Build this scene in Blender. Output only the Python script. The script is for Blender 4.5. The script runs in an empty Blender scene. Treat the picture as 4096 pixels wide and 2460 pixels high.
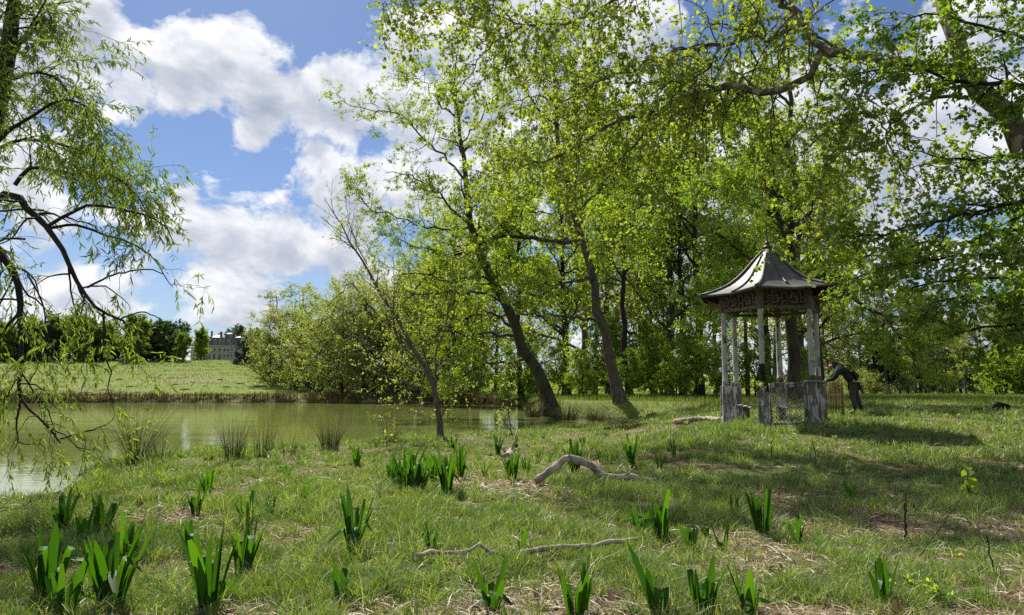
import bpy, math, random
import numpy as np
from mathutils import Vector, Matrix

C = bpy.context
scn = C.scene
COL = scn.collection
PI = math.pi
rad = math.radians

# ------------------------------------------------------------------ camera model
F = 2800.0                       # focal length in photo pixels (photo is 4096 x 2460)
PITCH = math.atan(330.0 / F)
CAMZ = 1.7                       # height of the lens above the pond

def ray(px, py):
    u = (px - 2048.0) / F
    v = (1230.0 - py) / F
    return np.array([u, math.cos(PITCH) - v * math.sin(PITCH), math.sin(PITCH) + v * math.cos(PITCH)])

def at(px, py, D):
    """world point seen at photo pixel (px,py) at forward distance D"""
    r = ray(px, py)
    t = D / r[1]
    return np.array([0, 0, CAMZ]) + r * t

def on_plane(px, py, z=0.0):
    r = ray(px, py)
    t = (z - CAMZ) / r[2]
    return (r[0] * t, r[1] * t)

# ------------------------------------------------------------------ numpy noise
def _hash(ix, iy, seed):
    h = (ix.astype(np.int64) * 374761393 + iy.astype(np.int64) * 668265263 + seed * 982451653) & 0x7fffffff
    h = ((h ^ (h >> 13)) * 1274126177) & 0x7fffffff
    return ((h ^ (h >> 16)) & 0xffff) / 65535.0

def vnoise(x, y, seed=0):
    ix = np.floor(x); iy = np.floor(y)
    fx = x - ix; fy = y - iy
    fx = fx * fx * (3 - 2 * fx); fy = fy * fy * (3 - 2 * fy)
    a = _hash(ix, iy, seed); b = _hash(ix + 1, iy, seed)
    c = _hash(ix, iy + 1, seed); d = _hash(ix + 1, iy + 1, seed)
    return (a * (1 - fx) + b * fx) * (1 - fy) + (c * (1 - fx) + d * fx) * fy

def fbm(x, y, oct=4, seed=0):
    s = 0; a = .5
    for o in range(oct):
        s = s + a * vnoise(x * 2 ** o, y * 2 ** o, seed + o * 17)
        a *= .5
    return s / (1 - .5 ** oct)

def sstep(a, b, x):
    t = np.clip((x - a) / (b - a), 0, 1)
    return t * t * (3 - 2 * t)

# ------------------------------------------------------------------ shoreline and terrain
SHORE_PX = [(0, 2022), (165, 1998), (265, 1956), (315, 1906), (430, 1850), (580, 1838), (760, 1822), (860, 1818),
            (1030, 1823), (1160, 1815), (1260, 1800), (1410, 1790), (1540, 1768), (1760, 1757), (1900, 1748),
            (2070, 1733), (2280, 1724), (2450, 1716), (2560, 1705), (2600, 1694), (2560, 1682), (2450, 1679),
            (2350, 1677), (2200, 1668), (2120, 1655), (2120, 1636), (2060, 1625), (1900, 1618), (1500, 1613),
            (1200, 1611), (500, 1610), (260, 1611), (0, 1612)]
SHORE = [on_plane(*p) for p in SHORE_PX]
SHORE = [(-70., 6.), (-16., 8.0)] + SHORE + [(-110., 95.), (-110., 30.)]
SP = np.array(SHORE)

def shore_sd(x, y):
    """signed distance to the pond outline, positive on land"""
    x = np.asarray(x, float); y = np.asarray(y, float)
    d2 = np.full(x.shape, 1e18); inside = np.zeros(x.shape, bool)
    n = len(SP)
    for i in range(n):
        ax, ay = SP[i]; bx, by = SP[(i + 1) % n]
        ex, ey = bx - ax, by - ay
        t = np.clip(((x - ax) * ex + (y - ay) * ey) / (ex * ex + ey * ey), 0, 1)
        dx = x - ax - t * ex; dy = y - ay - t * ey
        d2 = np.minimum(d2, dx * dx + dy * dy)
        cond = ((ay > y) != (by > y)) & (x < (bx - ax) * (y - ay) / (by - ay + 1e-12) + ax)
        inside ^= cond
    d = np.sqrt(d2)
    return np.where(inside, -d, d)

def height(x, y, detail=True):
    x = np.asarray(x, float); y = np.asarray(y, float)
    sd = shore_sd(x, y)
    yy = np.maximum(y, .5)
    u = x / yy
    plate = np.maximum(sstep(6, 22, y) * sstep(.12, .33, u), sstep(30, 37, y))
    base = .35 + .65 * plate
    hill = sstep(-.12, -.42, u)
    base = base + hill * (11.2 * np.clip((y - 100) / 150., 0, 1) ** 1.15 + np.clip((y - 250) / 100., 0, 6) * 2.4)
    base = base + (1 - hill) * np.clip((y - 110) / 400., 0, 1) * 2.5
    near = 1 - sstep(34, 40, y)
    w = 3.2 * near + 1.3 * (1 - near)
    wob = sd + (fbm(x * .9 + 7, y * .9, 3, 5) - .5) * (.9 * near + .5)
    h = np.where(wob > 0, .03 + base * sstep(-.25, 1, wob / w), -.7 * np.clip(-wob / 2.0, 0, 1) + .03 * np.clip(1 + wob / .4, 0, 1))
    if detail:
        land = sstep(.3, 2.0, wob)
        h = h + land * ((fbm(x * .8, y * .8, 3, 2) - .5) * .10 + (fbm(x * 3.1, y * 3.1, 2, 9) - .5) * .05)
        h = h + land * sstep(100, 140, y) * (fbm(x * .12, y * .12, 3, 3) - .5) * .9
    return h

def ground(px, py):
    """world point where the view ray through a photo pixel meets the ground"""
    r = ray(px, py)
    ts = np.concatenate([np.arange(2.5, 60, .03), np.arange(60, 600, .25)]) / r[1]
    X = r[0] * ts; Y = r[1] * ts; Z = CAMZ + r[2] * ts
    hh = np.maximum(height(X, Y), 0)
    k = np.argmax(Z < hh)
    if Z[k] >= hh[k]:
        k = len(ts) - 1
    return np.array([X[k], Y[k], hh[k]])

def gz(x, y):
    return float(height(np.array([x]), np.array([y]))[0])

# ------------------------------------------------------------------ mesh helpers
class MB:
    """collects geometry of one mesh; faces carry a material slot and a random value"""
    def __init__(self):
        self.v = []; self.q = []; self.n = 0
    def raw(self, verts, faces, slot=0, rnd=None, smooth=True):
        """verts (n,3); faces (m,k) local indices"""
        verts = np.asarray(verts, float).reshape(-1, 3); faces = np.asarray(faces, int)
        if len(faces) == 0: return
        m = len(faces)
        if rnd is None: rnd = np.full(m, .5)
        self.v.append(verts); self.q.append((faces + self.n, slot, np.asarray(rnd, float), smooth))
        self.n += len(verts)
    def poly(self, verts, faces, slot=0, rnd=.5, smooth=False):
        verts = np.asarray(verts, float)
        groups = {}
        for f in faces: groups.setdefault(len(f), []).append(f)
        base = self.n
        self.v.append(verts); self.n += len(verts)
        for k, fs in groups.items():
            self.q.append((np.array(fs) + base, slot, np.full(len(fs), rnd), smooth))
    def box(self, c, s, M=None, slot=0, rnd=.5, taper=1.0):
        c = np.asarray(c, float); sx, sy, sz = [a / 2. for a in s]
        vv = np.array([[x * (taper if z > 0 else 1), y * (taper if z > 0 else 1), z] for z in (-sz, sz) for x, y in ((-sx, -sy), (sx, -sy), (sx, sy), (-sx, sy))])
        if M is not None: vv = vv @ np.asarray(M)[:3, :3].T
        self.poly(vv + c, [(3, 2, 1, 0), (4, 5, 6, 7), (0, 1, 5, 4), (1, 2, 6, 5), (2, 3, 7, 6), (3, 0, 4, 7)], slot, rnd)
    def bar(self, a, b, w, t, up=(0, 0, 1), slot=0, rnd=.5):
        """rectangular bar from a to b, w across (perpendicular to up), t along up"""
        a = np.asarray(a, float); b = np.asarray(b, float)
        d = b - a; L = np.linalg.norm(d); d = d / L
        s = np.cross(d, up); s = s / (np.linalg.norm(s) + 1e-9); n = np.cross(s, d)
        M = np.column_stack([d, s, n])
        self.box((a + b) / 2, (L, w, t), M, slot, rnd)
    def tube(self, pts, radii, m=6, slot=0, rnd=.5, cap=True):
        P = np.asarray(pts, float)[None]; R = np.asarray(radii, float)[None]
        self.tubes(P, R, m, slot, np.array([rnd]))
        if cap:
            base = self.n - P.shape[1] * m
            k = P.shape[1]
            self.q.append((np.array([[base + (m - 1 - i) for i in range(m)]]), slot, np.array([rnd]), False))
            self.q.append((np.array([[base + (k - 1) * m + i for i in range(m)]]), slot, np.array([rnd]), False))
    def tubes(self, P, R, m=5, slot=0, rnd=None):
        N, k, _ = P.shape
        if N == 0: return
        T = np.gradient(P, axis=1)
        T /= np.linalg.norm(T, axis=2, keepdims=True) + 1e-9
        ov = P[:, -1] - P[:, 0]
        ax = np.argmin(np.abs(ov), axis=1)
        ref = np.eye(3)[ax][:, None, :].repeat(k, 1)
        n1 = np.cross(T, ref); n1 /= np.linalg.norm(n1, axis=2, keepdims=True) + 1e-9
        n2 = np.cross(T, n1)
        a = np.arange(m) * 2 * PI / m
        V = P[:, :, None, :] + R[:, :, None, None] * (n1[:, :, None, :] * np.cos(a)[None, None, :, None] + n2[:, :, None, :] * np.sin(a)[None, None, :, None])
        idx = np.arange(N * k * m).reshape(N, k, m)
        A = idx[:, :-1, :]; B = idx[:, 1:, :]
        A2 = np.roll(A, -1, 2); B2 = np.roll(B, -1, 2)
        Fq = np.stack([A, A2, B2, B], -1).reshape(-1, 4)
        if rnd is None: rr = np.full(len(Fq), .5)
        else: rr = np.repeat(rnd, (k - 1) * m)
        self.raw(V.reshape(-1, 3), Fq, slot, rr, True)
    def lathe(self, prof, m=24, c=(0, 0, 0), slot=0, rnd=.5, smooth=True):
        """prof: list of (r,z) bottom to top"""
        prof = np.asarray(prof, float); k = len(prof)
        a = np.arange(m) * 2 * PI / m
        V = np.stack([prof[:, 0:1] * np.cos(a), prof[:, 0:1] * np.sin(a), np.repeat(prof[:, 1:2], m, 1)], -1) + np.asarray(c, float)
        idx = np.arange(k * m).reshape(k, m)
        A = idx[:-1]; B = idx[1:]
        Fq = np.stack([A, np.roll(A, -1, 1), np.roll(B, -1, 1), B], -1).reshape(-1, 4)
        self.raw(V.reshape(-1, 3), Fq, slot, np.full(len(Fq), rnd), smooth)
        b = self.n - k * m
        self.q.append((np.array([[b + m - 1 - i for i in range(m)]]), slot, np.array([rnd]), False))
        self.q.append((np.array([[b + (k - 1) * m + i for i in range(m)]]), slot, np.array([rnd]), False))
    def mesh(self, name, mats):
        me = bpy.data.meshes.new(name)
        V = np.concatenate(self.v)
        me.vertices.add(len(V)); me.vertices.foreach_set('co', V.astype(np.float32).ravel())
        loops = np.concatenate([f.ravel() for f, s, r, sm in self.q])
        tot = np.concatenate([np.full(len(f), f.shape[1]) for f, s, r, sm in self.q])
        slots = np.concatenate([np.full(len(f), s) for f, s, r, sm in self.q])
        rnd = np.concatenate([r for f, s, r, sm in self.q])
        sm = np.concatenate([np.full(len(f), sm) for f, s, r, sm in self.q])
        me.loops.add(len(loops)); me.loops.foreach_set('vertex_index', loops.astype(np.int32))
        me.polygons.add(len(tot))
        st = np.concatenate([[0], np.cumsum(tot)[:-1]])
        me.polygons.foreach_set('loop_start', st.astype(np.int32))
        if not isinstance(mats, (list, tuple)): mats = [mats]
        for m in mats: me.materials.append(m)
        me.polygons.foreach_set('material_index', slots.astype(np.int32))
        me.update(calc_edges=True)
        me.polygons.foreach_set('use_smooth', sm.astype(bool))
        at_ = me.attributes.new('rnd', 'FLOAT', 'FACE'); at_.data.foreach_set('value', rnd.astype(np.float32))
        me.update()
        return me
    def build(self, name, mats, parent=None, loc=None):
        o = bpy.data.objects.new(name, self.mesh(name, mats))
        COL.objects.link(o)
        if parent is not None: o.parent = parent
        if loc is not None: o.location = loc
        return o

def tag(o, label, cat, group=None):
    o['label'] = label; o['category'] = cat
    if group: o['group'] = group
    return o
def struct(o):
    o['kind'] = 'structure'; return o
def stuff(o, label, cat):
    o['kind'] = 'stuff'; o['label'] = label; o['category'] = cat; return o
def thing(name, label, cat, loc=(0, 0, 0), rotz=0, group=None, scale=None):
    o = bpy.data.objects.new(name, None); COL.objects.link(o)
    o.empty_display_size = .2
    o.location = loc; o.rotation_euler = (0, 0, rotz)
    if scale is not None: o.scale = scale
    return tag(o, label, cat, group)
def link(name, me, parent):
    o = bpy.data.objects.new(name, me); COL.objects.link(o); o.parent = parent
    return o

# ------------------------------------------------------------------ materials
def newmat(name):
    m = bpy.data.materials.new(name); m.use_nodes = True
    nt = m.node_tree; nt.nodes.clear()
    out = nt.nodes.new('ShaderNodeOutputMaterial')
    return m, nt, out
def node(nt, t, **kw):
    n = nt.nodes.new(t)
    for k, v in kw.items():
        if k.startswith('i_'): n.inputs[k[2:]].default_value = v
        else: setattr(n, k, v)
    return n
def ramp(nt, fac, stops, interp='LINEAR'):
    r = nt.nodes.new('ShaderNodeValToRGB'); r.color_ramp.interpolation = interp
    e = r.color_ramp.elements
    while len(e) > 1: e.remove(e[-1])
    e[0].position = stops[0][0]; e[0].color = (*stops[0][1], 1)
    for p, c in stops[1:]:
        x = e.new(p); x.color = (*c, 1)
    nt.links.new(fac, r.inputs[0])
    return r.outputs[0]
def noise(nt, vec, scale, detail=4, rough=.55, dist=0):
    n = node(nt, 'ShaderNodeTexNoise'); n.inputs['Scale'].default_value = scale
    n.inputs['Detail'].default_value = detail; n.inputs['Roughness'].default_value = rough
    n.inputs['Distortion'].default_value = dist
    if vec is not None: nt.links.new(vec, n.inputs['Vector'])
    return n.outputs[0]
def mapping(nt, vec, scale=(1, 1, 1), loc=(0, 0, 0)):
    mp = node(nt, 'ShaderNodeMapping'); mp.inputs['Scale'].default_value = scale; mp.inputs['Location'].default_value = loc
    nt.links.new(vec, mp.inputs['Vector']); return mp.outputs[0]
def mixc(nt, fac, a, b, mode='MIX'):
    m = node(nt, 'ShaderNodeMix', data_type='RGBA', blend_type=mode)
    for s, x in ((0, fac), (6, a), (7, b)):
        if isinstance(x, (int, float)): m.inputs[s].default_value = x
        elif isinstance(x, tuple): m.inputs[s].default_value = (*x, 1)
        else: nt.links.new(x, m.inputs[s])
    return m.outputs[2]
def math_(nt, op, a, b=None, c=None, clamp=False):
    m = node(nt, 'ShaderNodeMath', operation=op, use_clamp=clamp)
    for i, x in enumerate((a, b, c)):
        if x is None: continue
        if isinstance(x, (int, float)): m.inputs[i].default_value = x
        else: nt.links.new(x, m.inputs[i])
    return m.outputs[0]
def bump(nt, h, strength, dist):
    b = node(nt, 'ShaderNodeBump'); b.inputs['Strength'].default_value = strength; b.inputs['Distance'].default_value = dist
    nt.links.new(h, b.inputs['Height']); return b.outputs[0]

def leafmat(name, stops, tint=(1.5, 1.45, .55), trans=.5, gloss=.03, grough=.5, nscale=0):
    """leaf: diffuse + translucent + thin waxy gloss; colour varies leaf by leaf"""
    m, nt, out = newmat(name)
    a = node(nt, 'ShaderNodeAttribute', attribute_name='rnd', attribute_type='GEOMETRY')
    col = ramp(nt, a.outputs['Fac'], stops)
    d = node(nt, 'ShaderNodeBsdfDiffuse'); nt.links.new(col, d.inputs[0])
    t = node(nt, 'ShaderNodeBsdfTranslucent')
    tc = mixc(nt, 1.0, col, tint, 'MULTIPLY'); nt.links.new(tc, t.inputs[0])
    mx = node(nt, 'ShaderNodeMixShader'); mx.inputs[0].default_value = trans
    nt.links.new(d.outputs[0], mx.inputs[1]); nt.links.new(t.outputs[0], mx.inputs[2])
    if gloss > 0:
        g = node(nt, 'ShaderNodeBsdfGlossy'); g.inputs['Roughness'].default_value = grough
        g.inputs[0].default_value = (1, 1, 1, 1)
        m2 = node(nt, 'ShaderNodeMixShader'); m2.inputs[0].default_value = gloss
        nt.links.new(mx.outputs[0], m2.inputs[1]); nt.links.new(g.outputs[0], m2.inputs[2])
        nt.links.new(m2.outputs[0], out.inputs[0])
    else: nt.links.new(mx.outputs[0], out.inputs[0])
    return m

def barkmat(name, dark, light, scale=6, stretch=.22, moss=None, patch=None):
    m, nt, out = newmat(name)
    g = node(nt, 'ShaderNodeNewGeometry').outputs['Position']
    v = mapping(nt, g, (1, 1, stretch))
    n1 = noise(nt, v, scale, 5, .65)
    col = ramp(nt, n1, [(.34, dark), (.62, light)])
    if moss:
        n2 = noise(nt, g, 1.1, 3); col = mixc(nt, ramp(nt, n2, [(.5, (0, 0, 0)), (.64, (.75, .75, .75))]), col, moss)
    if patch:
        n2 = noise(nt, mapping(nt, g, (1, 1, .6)), 5.5, 2, .5, .6); col = mixc(nt, ramp(nt, n2, [(.5, (0, 0, 0)), (.53, (1, 1, 1))]), col, patch)
    p = node(nt, 'ShaderNodeBsdfPrincipled'); p.inputs['Roughness'].default_value = .9
    p.inputs['Specular IOR Level'].default_value = .2
    nt.links.new(col, p.inputs['Base Color']); nt.links.new(bump(nt, n1, .6, .03), p.inputs['Normal'])
    nt.links.new(p.outputs[0], out.inputs[0])
    return m

def plain(name, c1, c2, scale=8, rough=.8, bmp=.2, stretch=(1, 1, 1), spec=.3, detail=4, lo=.35, hi=.65, metallic=0):
    m, nt, out = newmat(name)
    g = node(nt, 'ShaderNodeTexCoord').outputs['Object']
    n1 = noise(nt, mapping(nt, g, stretch), scale, detail, .6)
    p = node(nt, 'ShaderNodeBsdfPrincipled'); p.inputs['Roughness'].default_value = rough
    p.inputs['Specular IOR Level'].default_value = spec; p.inputs['Metallic'].default_value = metallic
    nt.links.new(ramp(nt, n1, [(lo, c1), (hi, c2)]), p.inputs['Base Color'])
    if bmp: nt.links.new(bump(nt, n1, bmp, .02), p.inputs['Normal'])
    nt.links.new(p.outputs[0], out.inputs[0])
    return m

def peelmat(name, paint, paint2, wood1, wood2, cover=.5, sc=7):
    m, nt, out = newmat(name)
    g = node(nt, 'ShaderNodeTexCoord').outputs['Object']
    n1 = noise(nt, mapping(nt, g, (1, 1, .32)), sc, 4, .6, .4)
    wd = noise(nt, mapping(nt, g, (1, 1, .08)), 30, 4, .6)
    w = ramp(nt, wd, [(.3, wood1), (.7, wood2)])
    pn = noise(nt, g, 3, 3)
    pc = ramp(nt, pn, [(.35, paint2), (.6, paint)])
    mask = ramp(nt, n1, [(1 - cover - .012, (0, 0, 0)), (1 - cover + .012, (1, 1, 1))])
    col = mixc(nt, mask, w, pc)
    p = node(nt, 'ShaderNodeBsdfPrincipled'); p.inputs['Roughness'].default_value = .75
    p.inputs['Specular IOR Level'].default_value = .25
    nt.links.new(col, p.inputs['Base Color']); nt.links.new(bump(nt, mask, .5, .006), p.inputs['Normal'])
    nt.links.new(p.outputs[0], out.inputs[0])
    return m

# leaves (rnd 0..1 picks along the ramp)
L_OAK   = leafmat('young_oak_leaf', [(0, (.08, .135, .017)), (.5, (.185, .275, .027)), (.85, (.31, .375, .035)), (1, (.42, .36, .05))], trans=.64)
L_GREEN = leafmat('fresh_green_leaf', [(0, (.07, .14, .016)), (.5, (.165, .265, .024)), (1, (.30, .40, .034))], trans=.64)
L_PLANE = leafmat('plane_leaf', [(0, (.10, .15, .03)), (.5, (.20, .265, .042)), (1, (.33, .38, .07))], trans=.62)
L_BEECH = leafmat('hornbeam_leaf', [(0, (0.061, 0.124, 0.015)), (0.55, (0.138, 0.237, 0.021)), (1, (0.303, 0.413, 0.030))], trans=.5)
L_WILLOW = leafmat('willow_leaf', [(0, (0.092, 0.152, 0.032)), (0.5, (0.184, 0.269, 0.043)), (1, (0.313, 0.403, 0.051))], trans=.5, gloss=.04)
L_OLIVE = leafmat('bud_leaf', [(0, (.13, .17, .06)), (.5, (.22, .27, .085)), (1, (.33, .37, .13))], trans=.62)
L_DARK  = leafmat('dark_leaf', [(0, (0.022, 0.055, 0.018)), (0.5, (0.048, 0.094, 0.025)), (1, (0.092, 0.156, 0.034))], trans=.4)
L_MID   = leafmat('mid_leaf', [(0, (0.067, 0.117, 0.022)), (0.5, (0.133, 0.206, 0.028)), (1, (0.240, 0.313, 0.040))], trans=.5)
L_NEEDLE = leafmat('needle', [(0, (0.012, 0.026, 0.017)), (0.5, (0.022, 0.046, 0.024)), (1, (0.042, 0.072, 0.029))], trans=.2)
L_CLUMP = leafmat('strap_leaf', [(0, (.018, .066, .008)), (.5, (.034, .105, .010)), (.88, (.06, .145, .012)), (.93, (.09, .15, .04)), (1, (.15, .18, .11))], tint=(1.7, 1.55, .35), trans=.55, gloss=.012, grough=.45)
L_GRASS = leafmat('grass_blade', [(0, (.055, .105, .022)), (.45, (.125, .205, .036)), (.85, (.22, .30, .055)), (.93, (.29, .32, .12)), (1, (.42, .38, .23))], trans=.5, gloss=.05)
L_MEADOW = leafmat('meadow_blade', [(0, (.07, .115, .024)), (.7, (.13, .18, .038)), (1, (.21, .215, .085))], trans=.5, gloss=.02)
L_STRAW = leafmat('straw', [(0, (0.176, 0.120, 0.065)), (0.5, (0.317, 0.232, 0.130)), (1, (0.458, 0.360, 0.228))], tint=(1.1, 1, .9), trans=.25, gloss=.05)
L_LITTER = leafmat('dead_leaf', [(0, (.10, .055, .03)), (.5, (.22, .14, .09)), (1, (.42, .32, .25))], tint=(1.1, .9, .7), trans=.25, gloss=.05)
L_RUSH = leafmat('rush', [(0, (.035, .055, .02)), (.5, (.075, .095, .035)), (.8, (.19, .165, .08)), (1, (.36, .30, .17))], trans=.3)
L_REED = leafmat('dry_reed', [(0, (.045, .032, .02)), (.5, (.11, .08, .05)), (1, (.24, .19, .11))], tint=(1.1, 1, .8), trans=.3, gloss=0)
B_OAK = barkmat('oak_bark', (.018, .016, .012), (.06, .052, .040), 7, .2, moss=(.05, .06, .02))
B_GREY = barkmat('grey_bark', (.03, .027, .022), (.10, .088, .072), 9, .3)
B_DARK = barkmat('dark_bark', (.010, .009, .008), (.035, .03, .025), 9, .2)
B_PINE = barkmat('pine_bark', (.025, .018, .014), (.085, .058, .044), 7, .25)
B_PLANE = barkmat('plane_bark', (.06, .052, .036), (.12, .105, .075), 5, .7, patch=(.24, .215, .16))
B_WILLOW = barkmat('willow_bark', (.012, .010, .009), (.04, .034, .028), 12, .3)
B_TWIG = barkmat('twig_bark', (.02, .017, .013), (.055, .046, .036), 20, .6)
B_YOUNG = barkmat('young_bark', (.04, .034, .026), (.13, .11, .085), 16, .3)
B_DEAD = barkmat('bleached_wood', (.16, .13, .10), (.42, .36, .29), 14, .3)

# ------------------------------------------------------------------ world, sun, camera
SUN_EL, SUN_AZ = 47.0, -24.0      # azimuth measured from the view direction, negative = to the left
tosun = Vector((math.sin(rad(SUN_AZ)) * math.cos(rad(SUN_EL)), math.cos(rad(SUN_AZ)) * math.cos(rad(SUN_EL)), math.sin(rad(SUN_EL))))
sl = bpy.data.lights.new('sun', 'SUN'); sl.energy = 5.0; sl.angle = rad(.53); sl.color = (1, .95, .86)
so = bpy.data.objects.new('sun', sl); COL.objects.link(so)
so.rotation_euler = tosun.to_track_quat('Z', 'Y').to_euler(); so.location = (0, 0, 60)

def make_world():
    w = bpy.data.worlds.new('World'); scn.world = w; w.use_nodes = True
    nt = w.node_tree; nt.nodes.clear()
    out = node(nt, 'ShaderNodeOutputWorld'); bg = node(nt, 'ShaderNodeBackground')
    nt.links.new(bg.outputs[0], out.inputs[0])
    sky = node(nt, 'ShaderNodeTexSky', sky_type='NISHITA', sun_disc=False)
    sky.sun_elevation = rad(SUN_EL); sky.sun_rotation = rad(SUN_AZ)
    sky.altitude = 100; sky.air_density = 1.0; sky.dust_density = .3; sky.ozone_density = 2.5
    dirv = node(nt, 'ShaderNodeTexCoord').outputs['Generated']
    # cloud banks: (photo pixel x, y, radius in px)
    banks = [(330, 90, 250), (300, 350, 270), (520, 400, 200), (720, 310, 190), (620, 200, 170), (820, 320, 110), (150, 600, 230),
             (905, 265, 50), (1010, 535, 85), (1380, 310, 170), (1230, 400, 150), (1080, 420, 115), (1560, 330, 190), (1380, 480, 160),
             (1620, 140, 120), (900, 960, 220), (1130, 960, 250), (1380, 800, 210), (1270, 620, 110), (1420, 1050, 280), (830, 1120, 160),
             (740, 790, 75), (1000, 1270, 260), (400, 1200, 260), (1700, 600, 300), (2300, 450, 650), (3200, 900, 700), (4000, 500, 700)]
    mx = None
    for i, (px, py, r) in enumerate(banks):
        d = ray(px, py); L = np.linalg.norm(d); d = d / L
        rr = r / F / L
        vm = node(nt, 'ShaderNodeVectorMath', operation='DISTANCE'); vm.inputs[1].default_value = tuple(d)
        nt.links.new(dirv, vm.inputs[0])
        val = math_(nt, 'MULTIPLY_ADD', vm.outputs['Value'], -1.0 / rr, 1.0)
        mx = val if mx is None else math_(nt, 'SMOOTH_MAX', mx, val, .12)
    # sky behind and beside the camera gets scattered clouds too
    big = noise(nt, dirv, 2.2, 3)
    sep = node(nt, 'ShaderNodeSeparateXYZ'); nt.links.new(dirv, sep.inputs[0])
    back = math_(nt, 'MULTIPLY_ADD', sep.outputs[1], -3.0, 1.2, clamp=True)
    mx = math_(nt, 'MAXIMUM', mx, math_(nt, 'MULTIPLY', math_(nt, 'MULTIPLY_ADD', big, 5, -2.3), back))
    sq = mapping(nt, dirv, (1, 1, 1.5))
    n1 = noise(nt, sq, 7.5, 9, .60, .25)
    dens = math_(nt, 'ADD', math_(nt, 'MULTIPLY', mx, 1.0), math_(nt, 'MULTIPLY_ADD', n1, 4.8, -2.36))
    off = (tosun.x * .03, tosun.y * .0, .035)
    n2 = noise(nt, mapping(nt, dirv, (1, 1, 1.5), off), 7.5, 6, .55, .25)
    n3 = noise(nt, mapping(nt, dirv, (1, 1, 1.3), (3, 1, 2)), 3.6, 5, .55)
    cov = ramp(nt, dens, [(0.02, (0, 0, 0)), (.16, (.4, .4, .4)), (.42, (.93, .93, .93)), (.8, (1, 1, 1))])
    lit = math_(nt, 'MULTIPLY_ADD', math_(nt, 'SUBTRACT', n1, n2), 3.2, .70)
    thick = math_(nt, 'MULTIPLY', math_(nt, 'MINIMUM', math_(nt, 'SUBTRACT', dens, .5, clamp=True), 1.6), math_(nt, 'MULTIPLY_ADD', n3, 3.0, -.85))
    lit = math_(nt, 'SUBTRACT', lit, math_(nt, 'MULTIPLY', thick, .5), clamp=True)
    cc = ramp(nt, lit, [(0, (2.3, 2.65, 3.3)), (.5, (3.6, 3.85, 4.35)), (1, (5.9, 5.9, 6.0))])
    skyc = mixc(nt, 1.0, sky.outputs[0], (SKYMUL), 'MULTIPLY')
    zr = ramp(nt, sep.outputs[2], [(0, (.55, .55, .55)), (.22, (0, 0, 0))])       # pale thin veil near the horizon
    skyc = mixc(nt, zr, skyc, (2.9, 3.4, 4.1))
    col = mixc(nt, cov, skyc, cc)
    nt.links.new(col, bg.inputs[0]); bg.inputs[1].default_value = .1
SKYMUL = (.42, .46, .54)
make_world()

cam = bpy.data.cameras.new('camera'); camo = bpy.data.objects.new('camera', cam); COL.objects.link(camo)
cam.sensor_width = 36; cam.lens = 36 * F / 4096.; cam.clip_start = .05; cam.clip_end = 3000
camo.location = (0, 0, CAMZ); camo.rotation_euler = (PI / 2 + PITCH, 0, 0)
scn.camera = camo
scn.view_settings.view_transform = 'Standard'; scn.view_settings.look = 'None'
scn.view_settings.exposure = 0.85; scn.view_settings.gamma = 1
cy = scn.cycles
cy.max_bounces = 8; cy.diffuse_bounces = 4; cy.glossy_bounces = 2; cy.transmission_bounces = 6; cy.transparent_max_bounces = 4
cy.caustics_reflective = False; cy.caustics_refractive = False; cy.sample_clamp_indirect = 6
cy.use_denoising = False
scn.render.resolution_x = 1024; scn.render.resolution_y = 615

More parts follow.
